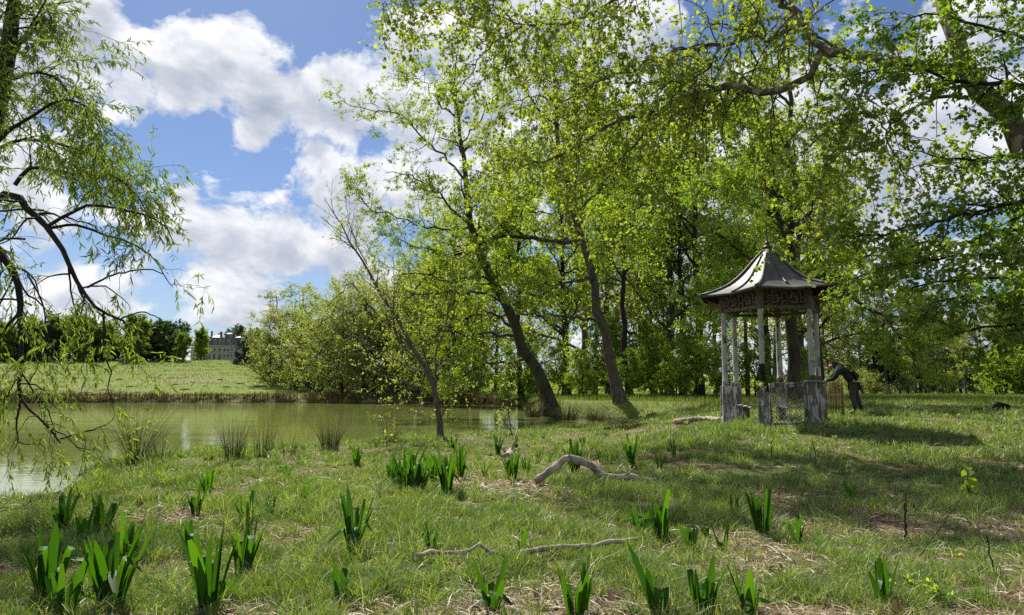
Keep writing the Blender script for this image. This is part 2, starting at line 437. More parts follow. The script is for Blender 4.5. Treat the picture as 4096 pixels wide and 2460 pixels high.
# ------------------------------------------------------------------ ground, pond
def make_ground():
    rings = np.concatenate([np.array([.3, .8, 1.5, 2.2]), 3.0 * 1.0185 ** np.arange(0, 318)])
    rings = rings[rings < 1000]
    ang = np.concatenate([np.linspace(-180, -62, 40)[:-1], np.linspace(-62, 62, 480), np.linspace(62, 180, 40)[1:-1]])
    A, R = np.meshgrid(np.radians(ang), rings)
    X = R * np.sin(A); Y = R * np.cos(A)
    Z = height(X, Y)
    nr, na = X.shape
    V = np.stack([X, Y, Z], -1).reshape(-1, 3)
    idx = np.arange(nr * na).reshape(nr, na)
    a = idx[:-1]; b = idx[1:]
    Fq = np.stack([a, b, np.roll(b, -1, 1), np.roll(a, -1, 1)], -1).reshape(-1, 4)
    m, nt, out = newmat('ground')
    g = node(nt, 'ShaderNodeNewGeometry').outputs['Position']
    n1 = noise(nt, g, 1.3, 4); n2 = noise(nt, g, 22, 5, .7); n3 = noise(nt, g, .09, 4); n4 = noise(nt, g, .6, 6, .7)
    soil = ramp(nt, n2, [(.3, (.06, .042, .026)), (.5, (.16, .115, .07)), (.7, (.34, .26, .17))])
    grs = ramp(nt, n2, [(.3, (.05, .085, .018)), (.7, (.12, .17, .03))])
    nearc = mixc(nt, ramp(nt, n1, [(.42, (0, 0, 0)), (.62, (1, 1, 1))]), soil, grs)
    mead = ramp(nt, n4, [(.3, (.10, .10, .035)), (.45, (.12, .165, .03)), (.6, (.15, .20, .035)), (.75, (.22, .20, .09))])
    dry = ramp(nt, noise(nt, g, 1.7, 5, .7), [(.35, (.12, .10, .045)), (.6, (.22, .19, .09))])
    mead = mixc(nt, ramp(nt, n3, [(.46, (0, 0, 0)), (.6, (.85, .85, .85))]), mead, dry)
    sp = node(nt, 'ShaderNodeSeparateXYZ'); nt.links.new(g, sp.inputs[0])
    far = ramp(nt, math_(nt, 'MULTIPLY', sp.outputs[1], .01), [(.22, (0, 0, 0)), (.5, (1, 1, 1))])
    col = mixc(nt, far, nearc, mead)
    bank = ramp(nt, sp.outputs[2], [(.06, (1, 1, 1)), (.22, (0, 0, 0))])
    col = mixc(nt, bank, col, (.045, .035, .022))
    p = node(nt, 'ShaderNodeBsdfPrincipled'); p.inputs['Roughness'].default_value = 1; p.inputs['Specular IOR Level'].default_value = .1
    nt.links.new(col, p.inputs['Base Color']); nt.links.new(bump(nt, math_(nt, 'ADD', n2, math_(nt, 'MULTIPLY', n4, 2.0)), .8, .06), p.inputs['Normal'])
    nt.links.new(p.outputs[0], out.inputs[0])
    mb = MB(); mb.raw(V, Fq)
    struct(mb.build('ground', m))
make_ground()

def make_pond():
    m, nt, out = newmat('pond_water')
    g = node(nt, 'ShaderNodeNewGeometry').outputs['Position']
    a = noise(nt, mapping(nt, g, (1, 2.2, 1)), 2.2, 3, .6); b = noise(nt, mapping(nt, g, (1, 1.6, 1)), .28, 3, .5)
    murk = noise(nt, g, .12, 3)
    p = node(nt, 'ShaderNodeBsdfPrincipled'); p.inputs['Roughness'].default_value = .06; p.inputs['IOR'].default_value = 1.33
    nt.links.new(ramp(nt, murk, [(.3, (.14, .17, .04)), (.7, (.19, .215, .06))]), p.inputs['Base Color'])
    hgt = math_(nt, 'ADD', math_(nt, 'MULTIPLY', a, math_(nt, 'MULTIPLY_ADD', b, 1.6, -.5, clamp=True)), 0)
    nt.links.new(bump(nt, hgt, .35, .02), p.inputs['Normal'])
    nt.links.new(p.outputs[0], out.inputs[0])
    mb = MB()
    xs = np.linspace(-130, 22, 60); ys = np.linspace(3, 106, 50)
    X, Y = np.meshgrid(xs, ys)
    idx = np.arange(X.size).reshape(X.shape)
    Fq = np.stack([idx[:-1, :-1], idx[:-1, 1:], idx[1:, 1:], idx[1:, :-1]], -1).reshape(-1, 4)
    mb.raw(np.stack([X, Y, 0 * X], -1).reshape(-1, 3), Fq, smooth=False)
    struct(mb.build('pond', m))
make_pond()
# ------------------------------------------------------------------ growing trees
def norm(a): return a / (np.linalg.norm(a, axis=-1, keepdims=True) + 1e-9)

def resample(pts, k, wob=0, rng=None):
    """Catmull-Rom through pts, resampled to k points"""
    P = np.asarray(pts, float)
    Q = np.vstack([2 * P[0] - P[1], P, 2 * P[-1] - P[-2]])
    out = []
    for i in range(1, len(Q) - 2):
        for t in np.linspace(0, 1, 12, endpoint=False):
            a, b, c, d = Q[i - 1], Q[i], Q[i + 1], Q[i + 2]
            out.append(.5 * ((2 * b) + (-a + c) * t + (2 * a - 5 * b + 4 * c - d) * t * t + (-a + 3 * b - 3 * c + d) * t ** 3))
    out.append(P[-1]); out = np.array(out)
    s = np.concatenate([[0], np.cumsum(np.linalg.norm(np.diff(out, axis=0), axis=1))])
    tt = np.linspace(0, s[-1], k)
    R = np.stack([np.interp(tt, s, out[:, j]) for j in range(3)], 1)
    if wob and rng is not None:
        w = rng.normal(0, wob, (k, 3)); w[0] = 0; R = R + w
    return R

def limbs(specs, k=14, wob=0, rng=None):
    """specs: list of (points, r0, r1) -> stacked P,R"""
    P = []; R = []
    for pts, r0, r1 in specs:
        P.append(resample(pts, k, wob * min(1, r0 * 8 + .2), rng)); R.append(np.linspace(r0, r1, k))
    return np.array(P), np.array(R)

def plen(P): return np.linalg.norm(np.diff(P, axis=1), axis=2).sum(1)

def pick(rng, P, R, n, t0, t1, even=True):
    N, k, _ = P.shape
    L = plen(P)
    par = rng.choice(N, n, p=L / L.sum()) if even else rng.integers(0, N, n)
    t = rng.uniform(t0, t1, n)
    x = t * (k - 1); i = np.minimum(x.astype(int), k - 2); f = (x - i)[:, None]
    p = P[par, i] * (1 - f) + P[par, i + 1] * f
    tn = norm(P[par, i + 1] - P[par, i])
    r = R[par, i] * (1 - f[:, 0]) + R[par, i + 1] * f[:, 0] if R is not None else None
    return par, t, p, tn, r, L[par]

def grow(rng, P, R, n, t=(.2, 1), ang=(35, 70), L=.5, Lj=.4, absL=False, k=7, wig=.18, trop=0., rr=.55, r1=.15, flat=0., taper=.5, rmin=.002, out=None):
    par, tt, p, tn, r, PL = pick(rng, P, R, n, *t)
    rv = rng.normal(size=(n, 3)); rv[:, 2] *= (1 - flat)
    if out is not None:
        rv = norm(rv) + out * norm((p - p.mean(0)) * np.array([1, 1, .4]))
    rv = norm(rv - (rv * tn).sum(1, keepdims=True) * tn)
    a = np.radians(rng.uniform(*ang, n))[:, None]
    d = norm(tn * np.cos(a) + rv * np.sin(a))
    ln = (L if absL else L * PL) * (1 - taper * (tt - t[0]) / (t[1] - t[0] + 1e-6)) * rng.uniform(1 - Lj, 1 + Lj, n)
    ln = np.broadcast_to(ln, (n,)).copy()
    st = (ln / (k - 1))[:, None]
    pts = [p]
    for i in range(k - 1):
        d = norm(d + rng.normal(0, wig, (n, 3)) + np.array([0, 0, trop]))
        pts.append(pts[-1] + d * st)
    Q = np.stack(pts, 1)
    ra = np.maximum(r * rr, rmin)
    RR = ra[:, None] * np.linspace(1, r1, k)[None] + 0
    return Q, np.maximum(RR, rmin * .6)

def cat(*prs):
    k = max(p[0].shape[1] for p in prs)
    P = []; R = []
    for p, r in prs:
        if p.shape[1] != k:
            x = np.linspace(0, p.shape[1] - 1, k); i = np.minimum(x.astype(int), p.shape[1] - 2); f = (x - i)
            p = p[:, i] * (1 - f)[None, :, None] + p[:, i + 1] * f[None, :, None]
            r = r[:, i] * (1 - f)[None] + r[:, i + 1] * f[None]
        P.append(p); R.append(r)
    return np.concatenate(P), np.concatenate(R)

LEAF_SHAPES = {
    'kite': (np.array([[0, 0], [.45, -.5], [1, 0], [.45, .5]]), [(0, 1, 2, 3)]),
    'long': (np.array([[0, 0], [.3, -.5], [.7, -.38], [1, 0], [.7, .38], [.3, .5]]), [(0, 1, 2, 3), (0, 3, 4, 5)]),
    'oval': (np.array([[0, 0], [.25, -.42], [.6, -.45], [1, 0], [.6, .45], [.25, .42]]), [(0, 1, 2, 3), (0, 3, 4, 5)]),
    'lobed': (np.array([[0, 0], [.05, -.5], [.3, -.3], [.62, -.58], [.66, -.2], [1, 0], [.66, .2], [.62, .58], [.3, .3], [.05, .5]]),
              [(0, 1, 2), (0, 2, 3, 4), (0, 4, 5, 6), (0, 6, 7, 8), (0, 8, 9)]),
    'oak': (np.array([[0, 0], [.3, -.30], [.42, -.14], [.62, -.36], [1, 0], [.62, .36], [.42, .14], [.3, .30]]), [(0, 1, 2), (0, 2, 3, 4), (0, 4, 5, 6), (0, 6, 7)]),
}

def leaves(rng, mb, P, n, size=.1, sj=.35, aspect=.6, t=(.15, 1), along=.4, droop=.2, up=.5, jit=.0, shape='kite', slot=0, cl=.3, rlo=0, rhi=1, fold=.15):
    """scatter n leaves along polylines; cl = how strongly the colour goes by twig"""
    if n <= 0: return
    par, tt, p, tn, _, _ = pick(rng, P, None, n, *t)
    if jit: p = p + rng.normal(0, jit, p.shape)
    d = norm(along * tn + norm(rng.normal(size=(n, 3))) * (1 - along) * 1.2 + np.array([0, 0, -droop]))
    nr = norm(rng.normal(size=(n, 3)) + np.array([0, 0, up * 2]))
    s = norm(np.cross(d, nr)); nn = np.cross(s, d)
    sz = size * rng.uniform(1 - sj, 1 + sj, n)
    sh, fc = LEAF_SHAPES[shape]
    m = len(sh)
    V = p[:, None, :] + sz[:, None, None] * (sh[None, :, 0:1] * d[:, None, :] + aspect * sh[None, :, 1:2] * s[:, None, :]
                                             + (fold * np.abs(sh[None, :, 1:2]) - .12 * sh[None, :, 0:1] ** 2) * nn[:, None, :])
    tw = rng.random(len(P))
    rn = np.clip(cl * tw[par] + (1 - cl) * rng.random(n), 0, 1) * (rhi - rlo) + rlo
    base = np.arange(n)[:, None] * m
    groups = {}
    for f in fc: groups.setdefault(len(f), []).append(f)
    first = True
    V = V.reshape(-1, 3)
    b0 = mb.n
    mb.v.append(V); mb.n += len(V)
    for k, fs in groups.items():
        for f in fs:
            mb.q.append((base + np.array(f)[None] + b0, slot, rn, False))

def clusters(rng, P, n, per, spread):
    """expand twigs into little rosette sprays: returns extra polylines"""
    par, tt, p, tn, _, _ = pick(rng, P, None, n, .2, 1)
    d = norm(rng.normal(size=(n, 3)) + tn * .6)
    return np.stack([p, p + d * spread], 1)

def finish(t, wood, woodmat, fol, folmats):
    tr = wood.build('trunk', woodmat, t)
    cr = fol.build('crown', folmats, t)
    return t

# =================================================================== hero trees (world coordinates)
def px_at(px, D): return (px - 2048) / F * D
def PX(lst, D=None):
    r = []
    for q in lst:
        r.append(at(q[0], q[1], q[2] if len(q) > 2 else D))
    return r

def rebase(mbs, loc):
    for mb in mbs:
        mb.v = [v - np.asarray(loc) for v in mb.v]

def hero(name, label, loc, wood, woodmat, fol, folmats):
    rebase([wood, fol], loc)
    t = thing(name, label, 'tree', tuple(loc))
    finish(t, wood, woodmat, fol, folmats)
    return t

# ---- willow at the left edge, trunk outside the frame
def willow():
    rng = np.random.default_rng(3)
    base = np.array([-8.2, 8.0, gz(-8.2, 8.0) - .1])
    top = at(-150, 900, 9)
    L = [([base, at(-300, 1500, 8.4), top, at(-60, 600, 9), at(30, 250, 9), at(60, 0, 9.2), at(90, -300, 9.4)], .26, .05),
         (PX([(-150, 900, 9), (40, 770, 9), (120, 850, 8.9), (190, 910, 8.8), (275, 1053, 8.7), (330, 1160, 8.7), (414, 1252, 8.6), (485, 1274, 8.6), (520, 1340, 8.6), (571, 1403, 8.6)]), .085, .012),
         (PX([(-150, 900, 9.2), (-20, 980, 9.2), (55, 1100, 9.1), (76, 1200, 9.1), (83, 1353, 9), (81, 1504, 9), (84, 1605, 9), (167, 1676, 8.9), (212, 1726, 8.9), (242, 1772, 8.9)]), .085, .012),
         (PX([(191, 905, 8.8), (332, 829, 8.7), (440, 829, 8.6), (580, 862, 8.6), (655, 900, 8.5), (700, 980, 8.5)]), .035, .008),
         (PX([(60, 740, 9), (124, 672, 9), (207, 680, 9), (357, 705, 8.9), (456, 705, 8.9), (560, 800, 8.8), (600, 900, 8.8)]), .04, .008),
         (PX([(-60, 600, 8.4), (100, 480, 8.3), (250, 400, 8.3), (350, 430, 8.3), (430, 540, 8.3)]), .04, .008),
         (PX([(30, 250, 9), (130, 120, 9), (190, 40, 9.1), (215, 130, 9.1)]), .04, .008),
         (PX([(0, 330, 9), (150, 290, 9), (250, 340, 9), (300, 450, 9)]), .04, .008),
         (PX([(-60, 620, 9.6), (80, 560, 9.6), (250, 580, 9.6), (400, 640, 9.6), (500, 760, 9.5)]), .04, .008),
         (PX([(190, 915, 8.8), (300, 900, 8.9), (420, 940, 9), (530, 975, 9), (620, 1040, 9), (665, 1120, 9)]), .03, .008),
         (PX([(349, 1150, 8.6), (430, 1110, 8.6), (540, 1080, 8.6), (640, 1090, 8.6), (690, 1150, 8.6)]), .022, .006),
         (PX([(485, 1274, 8.6), (560, 1250, 8.6), (630, 1270, 8.6), (680, 1330, 8.6)]), .016, .005),
         (PX([(414, 1252, 8.6), (417, 1340, 8.6), (415, 1430, 8.6), (445, 1490, 8.6), (430, 1560, 8.6), (460, 1612, 8.6)]), .022, .006),
         (PX([(275, 1053, 8.7), (290, 1200, 8.7), (340, 1330, 8.7), (350, 1500, 8.7)]), .018, .005),
         (PX([(242, 1755, 8.9), (323, 1731, 8.9), (394, 1711, 8.8), (460, 1671, 8.8), (440, 1610, 8.8)]), .016, .004),
         (PX([(200, 1710, 8.9), (262, 1745, 8.9), (320, 1790, 8.8), (380, 1795, 8.8), (398, 1730, 8.8)]), .012, .003),
         (PX([(83, 1605, 9), (66, 1700, 9), (71, 1765, 9), (50, 1810, 9)]), .022, .006),
         (PX([(71, 1765, 9), (110, 1778, 9), (150, 1775, 9), (178, 1790, 9), (172, 1822, 9)]), .012, .005),
         (PX([(78, 1250, 9.1), (10, 1330, 9.3), (-40, 1450, 9.4), (20, 1600, 9.4)]), .03, .006),
         (PX([(81, 1480, 9), (130, 1560, 8.9), (190, 1640, 8.9), (230, 1760, 8.9)]), .02, .005),
         (PX([(110, 1100, 9), (160, 1190, 8.9), (185, 1300, 8.9), (170, 1420, 8.9), (100, 1560, 8.9)]), .02, .005),
         ]
    P, R = limbs(L, 18, .012, rng); R[1:] *= .7
    wood = MB(); wood.tubes(P, R, 8)
    W2, WR2 = grow(rng, P[1:], R[1:], 110, t=(.12, .98), ang=(30, 75), L=.72, absL=True, Lj=.5, k=9, wig=.22, trop=-.07, rr=.5, r1=.25, taper=.3, rmin=.004)
    up_lim = P[[0, 5, 6, 7, 8, 4]]; up_r = R[[0, 5, 6, 7, 8, 4]]
    W3, WR3 = grow(rng, up_lim, up_r, 80, t=(.4 if 0 else .25, 1), ang=(30, 80), L=.9, absL=True, Lj=.5, k=9, wig=.2, trop=-.06, rr=.4, r1=.25, taper=.2, rmin=.004)
    wood.tubes(W2, np.minimum(WR2, .014), 4); wood.tubes(W3, np.minimum(WR3, .014), 4)
    fol = MB()
    A = cat((W2, WR2), (W3, WR3))
    T, TR = grow(rng, A[0], A[1], 1150, t=(.2, 1), ang=(25, 70), L=.42, absL=True, Lj=.5, k=8, wig=.14, trop=-.16, rr=.35, r1=.4, taper=.2, rmin=.0018)
    U, UR = grow(rng, up_lim, up_r, 420, t=(.3, 1), ang=(30, 80), L=.55, absL=True, Lj=.5, k=8, wig=.14, trop=-.12, rr=.2, r1=.4, taper=.2, rmin=.002)
    fol.tubes(T, np.minimum(TR, .003), 3, 1); fol.tubes(U, np.minimum(UR, .0035), 3, 1)
    zc = T[:, :, 2].mean(1); xc = T[:, :, 0].mean(1) / T[:, :, 1].mean(1)
    # the hanging lower limbs are half bare, the top and the outer curtain are full
    pz = at(0, 1100, 9)[2]
    keep = (zc > pz) | (rng.random(len(T)) < .75)
    keep &= ~((xc > -.72) & (xc < -.63) & (zc > at(0, 1220, 9)[2]) & (zc < at(0, 820, 9)[2]) & (rng.random(len(T)) < .75))
    TT = T[keep]
    leaves(rng, fol, TT, 10500, .092, .35, .155, along=.55, droop=.28, up=.2, shape='long', cl=.55)
    leaves(rng, fol, U, 7500, .092, .35, .155, along=.5, droop=.3, up=.2, shape='long', cl=.55, rhi=.75)
    hero('willow_tree', 'weeping willow with long narrow leaves hanging over the pond at the left edge', base, wood, B_WILLOW, fol, [L_WILLOW, B_TWIG])
willow()

# ---- slim young tree on the near bank, barely in leaf
def young_tree():
    rng = np.random.default_rng(5)
    g = ground(1762, 1757); D = g[1]
    def q(l): return PX([(x, y, D + (d if d else 0)) for x, y, d in [(*a, 0)[:3] if len(a) == 2 else a for a in l]])
    L = [([g - np.array([0, 0, .15])] + q([(1761, 1735), (1755, 1668), (1747, 1593), (1728, 1539), (1714, 1501), (1695, 1453), (1647, 1367, .2), (1598, 1291, .3), (1555, 1221, .4), (1501, 1135, .5), (1469, 1059, .6), (1420, 1000, .6), (1370, 900, .6), (1320, 810, .6), (1296, 782, .6)]), .155, .012),
         (q([(1747, 1593), (1743, 1485), (1740, 1410, .1), (1776, 1334, .2), (1798, 1226, .3), (1814, 1108, .4), (1806, 1010, .4)]), .06, .01),
         (q([(1749, 1600), (1728, 1580), (1674, 1555, -.3), (1593, 1518, -.7), (1501, 1490, -1), (1440, 1420, -1.2), (1400, 1370, -1.3)]), .04, .008),
         (q([(1714, 1501), (1647, 1469, .3), (1566, 1431, .6), (1485, 1394, .9), (1410, 1340, 1.2), (1380, 1290, 1.3)]), .045, .008),
         (q([(1695, 1453), (1620, 1388, -.2), (1574, 1323, -.3), (1574, 1215, -.3), (1574, 1080, -.3), (1571, 1000, -.3)]), .045, .008),
         (q([(1469, 1059, .6), (1420, 960, .3), (1390, 860, .3), (1382, 768, .3)]), .03, .008),
         (q([(1420, 1000, .6), (1345, 945, .9), (1310, 940, 1)]), .02, .006),
         (q([(1760, 1690), (1778, 1640, -.3), (1790, 1618, -.4), (1830, 1590, -.5)]), .045, .02),
         (q([(1740, 1560), (1775, 1545, .6), (1850, 1540, 1.2), (1950, 1520, 1.8)]), .03, .007),
         (q([(1735, 1520), (1690, 1400, -.6), (1680, 1300, -.9), (1700, 1200, -1)]), .035, .007),
         (q([(1752, 1690), (1700, 1665, -.6), (1650, 1650, -.9), (1590, 1672, -1)]), .018, .005),
         (q([(1748, 1612), (1680, 1610, -.6), (1610, 1600, -1), (1540, 1612, -1.2)]), .02, .005),
         (q([(1743, 1485), (1800, 1440, .6), (1870, 1400, 1), (1940, 1330, 1.4)]), .03, .006)]
    P, R = limbs(L, 16, .03, rng); R = R * .6; R[0, 0] *= 1.25
    wood = MB(); wood.tubes(P, R, 9)
    A = grow(rng, P, R, 70, t=(.3, .95), ang=(20, 45), L=1.3, absL=True, k=8, wig=.1, trop=.02, rr=.5, taper=.4, rmin=.006)
    wood.tubes(*A, 5)
    fol = MB()
    B = grow(rng, *cat(A, (P[2:], R[2:])), 420, t=(.2, 1), ang=(25, 60), L=.55, absL=True, k=6, wig=.12, trop=.03, rr=.5, rmin=.004)
    fol.tubes(*B, 3, 1)
    leaves(rng, fol, B[0], 1300, .08, .4, .45, along=.4, droop=.2, up=.6, shape='kite', cl=.4)
    hero('young_tree', 'slender young tree with sparse new leaves standing at the near water edge', g, wood, B_YOUNG, fol, [L_OLIVE, B_TWIG])
young_tree()

# ---- big leaning tree with mossy limbs over the pond
def leaning_oak():
    rng = np.random.default_rng(11)
    D = 46.
    g = at(2205, 1600, D); g[2] = gz(g[0], g[1])
    def q(l, d0=0): return PX([(a[0], a[1], D + (a[2] if len(a) > 2 else d0)) for a in l])
    L = [([g - np.array([0, 0, .3])] + q([(2189, 1570), (2155, 1501), (2109, 1415), (2063, 1312), (2010, 1190), (1955, 1072), (1920, 985), (1874, 842), (1860, 707), (1847, 573), (1827, 438), (1818, 303), (1825, 200)]), .62, .05),
         (q([(2320, 960, -2), (2212, 958, -2), (2086, 951, -2), (1972, 951, -2), (1905, 960, -2), (1850, 1010, -2), (1755, 1070, -2.4), (1674, 1146, -3), (1610, 1230, -3.5)]), .24, .05),
         (q([(1990, 1150), (1949, 1167, .5), (1862, 1172, 1), (1782, 1167, 1.5), (1700, 1180, 2), (1620, 1200, 2)]), .16, .04),
         (q([(2063, 1320), (1960, 1250, 1), (1850, 1275, 1.6), (1760, 1290, 2), (1660, 1310, 2.4)]), .17, .04),
         (q([(2080, 1350), (1980, 1335, -1), (1880, 1340, -1.6), (1790, 1320, -2), (1700, 1360, -2.4), (1600, 1400, -2.6)]), .14, .03),
         (q([(2120, 1440), (2030, 1448, -1.5), (1940, 1460, -2.4), (1850, 1500, -3), (1760, 1520, -3.5), (1660, 1560, -4)]), .15, .03),
         (q([(1900, 920), (1820, 850, -1), (1740, 760, -1.5), (1640, 700, -2), (1540, 690, -2)]), .14, .03),
         (q([(1860, 720), (1790, 640, 1), (1700, 560, 2), (1610, 470, 2), (1520, 440, 2), (1420, 430, 2), (1335, 392, 2)]), .13, .025),
         (q([(1847, 580), (1900, 500, 1), (1960, 430, 1.5), (2010, 330, 2)]), .11, .025),
         (q([(1835, 470), (1760, 420, -1), (1700, 330, -1.5), (1640, 290, -1.6)]), .10, .02),
         (q([(1920, 985), (2010, 900, -2), (2100, 830, -2.5), (2160, 740, -3)]), .14, .03),
         (q([(1905, 900), (1800, 930, 2), (1690, 900, 3), (1580, 860, 3), (1470, 830, 3), (1410, 700, 3)]), .13, .025),
         (q([(1955, 1072), (1900, 1010, 2), (1810, 1030, 3), (1700, 1000, 4), (1590, 960, 4), (1500, 930, 4)]), .13, .025),
         (q([(2020, 1210), (2090, 1150, -2), (2150, 1090, -3), (2230, 1060, -3)]), .12, .03),
         (q([(1980, 1130, 0), (1900, 1100, -3), (1800, 1120, -4), (1690, 1090, -5), (1560, 1080, -5), (1480, 1010, -5)]), .12, .025)]
    P, R = limbs(L, 18, .10, rng); R = R * .68; R[0, 0] *= 1.55; R[0, 1] *= 1.15
    wood = MB(); wood.tubes(P, R, 10)
    A = grow(rng, P, R, 190, t=(.3, 1), ang=(35, 75), L=2.6, absL=True, Lj=.45, k=8, wig=.2, trop=.02, rr=.5, taper=.4, rmin=.02)
    wood.tubes(*A, 5)
    B = grow(rng, *cat(A, (P[1:], R[1:])), 1100, t=(.15, 1), ang=(35, 75), L=1.15, absL=True, Lj=.4, k=7, wig=.2, trop=.02, rr=.5, taper=.3, rmin=.01)
    wood.tubes(*B, 3)
    fol = MB()
    T = grow(rng, *B, 5200, t=(.2, 1), ang=(30, 80), L=.42, absL=True, k=4, wig=.2, trop=.02, rr=.6, rmin=.005, taper=.2)
    fol.tubes(*T, 3, 1)
    lowz = at(0, 1000, D)[2]
    tx = T[0][:, -1, 0]; tz = T[0][:, -1, 2]
    kp = (tx > px_at(1740, D)) | (tz > lowz) | (rng.random(len(tx)) < .3)
    leaves(rng, fol, T[0][kp], 40000, .145, .35, .55, along=.3, droop=.08, up=.5, jit=.05, shape='kite', cl=.6)
    hero('leaning_tree', 'thick dark leaning tree reaching its mossy limbs left over the pond', g, wood, B_OAK, fol, [L_OAK, B_TWIG])
leaning_oak()

def second_leaner():
    rng = np.random.default_rng(12)
    D = 42.
    g = at(2484, 1606, D); g[2] = gz(g[0], g[1])
    def q(l): return PX([(a[0], a[1], D + (a[2] if len(a) > 2 else 0)) for a in l])
    L = [([g - np.array([0, 0, .3])] + q([(2478, 1590), (2453, 1501), (2424, 1358), (2396, 1244), (2373, 1158), (2355, 1043), (2321, 929), (2300, 860), (2278, 741), (2250, 640), (2225, 500), (2215, 350), (2200, 180), (2205, 60)]), .45, .05),
         (q([(2340, 966), (2310, 963), (2262, 966), (2212, 961)]), .22, .17),
         (q([(2373, 1120), (2344, 1112, -.5), (2258, 1129, -1), (2190, 1170, -1.5), (2155, 1190, -2), (2110, 1160, -2)]), .15, .03),
         (q([(2405, 1290), (2361, 1278, -.5), (2258, 1272, -1), (2144, 1255, -1.5), (2080, 1262, -2)]), .16, .06),
         (q([(2300, 860), (2380, 780, 1), (2450, 680, 1.5), (2500, 560, 2)]), .14, .03),
         (q([(2278, 741), (2190, 690, -1), (2100, 640, -1.5), (2010, 600, -2)]), .12, .03),
         (q([(2250, 640), (2330, 540, -1), (2390, 430, -1), (2420, 300, -1)]), .12, .03),
         (q([(2225, 500), (2150, 430, 1), (2080, 330, 1), (2030, 200, 1)]), .11, .025),
         (q([(2355, 1043), (2440, 980, -1), (2520, 930, -2), (2600, 900, -3)]), .12, .03),
         (q([(2321, 929), (2230, 860, 2), (2140, 850, 3), (2050, 800, 3)]), .11, .03),
         (q([(2215, 350), (2290, 260, 1), (2330, 140, 1)]), .09, .02)]
    P, R = limbs(L, 18, .08, rng); R = R * .75; R[0, 0] *= 1.5; R[0, 1] *= 1.1
    wood = MB(); wood.tubes(P, R, 10)
    A = grow(rng, P[2:], R[2:], 130, t=(.25, 1), ang=(35, 75), L=2.4, absL=True, k=8, wig=.2, trop=.02, rr=.5, taper=.4, rmin=.02)
    A2 = grow(rng, P[:1], R[:1], 40, t=(.55, 1), ang=(40, 75), L=2.8, absL=True, k=8, wig=.2, trop=.02, rr=.3, taper=.5, rmin=.02)
    A = cat(A, A2)
    wood.tubes(*A, 5)
    B = grow(rng, *A, 800, t=(.15, 1), ang=(35, 75), L=1.1, absL=True, k=7, wig=.2, trop=.02, rr=.5, taper=.3, rmin=.01)
    wood.tubes(*B, 3)
    fol = MB()
    T = grow(rng, *B, 4200, t=(.2, 1), ang=(30, 80), L=.42, absL=True, k=4, wig=.2, rr=.6, rmin=.005, taper=.2)
    fol.tubes(*T, 3, 1)
    leaves(rng, fol, T[0], 32000, .14, .35, .55, along=.3, droop=.08, up=.5, jit=.05, shape='kite', cl=.55)
    hero('leaning_tree', 'smooth grey leaning trunk with a snapped-off stub limb, right of the mossy leaning tree', g, wood, B_GREY, fol, [L_OAK, B_TWIG])
second_leaner()

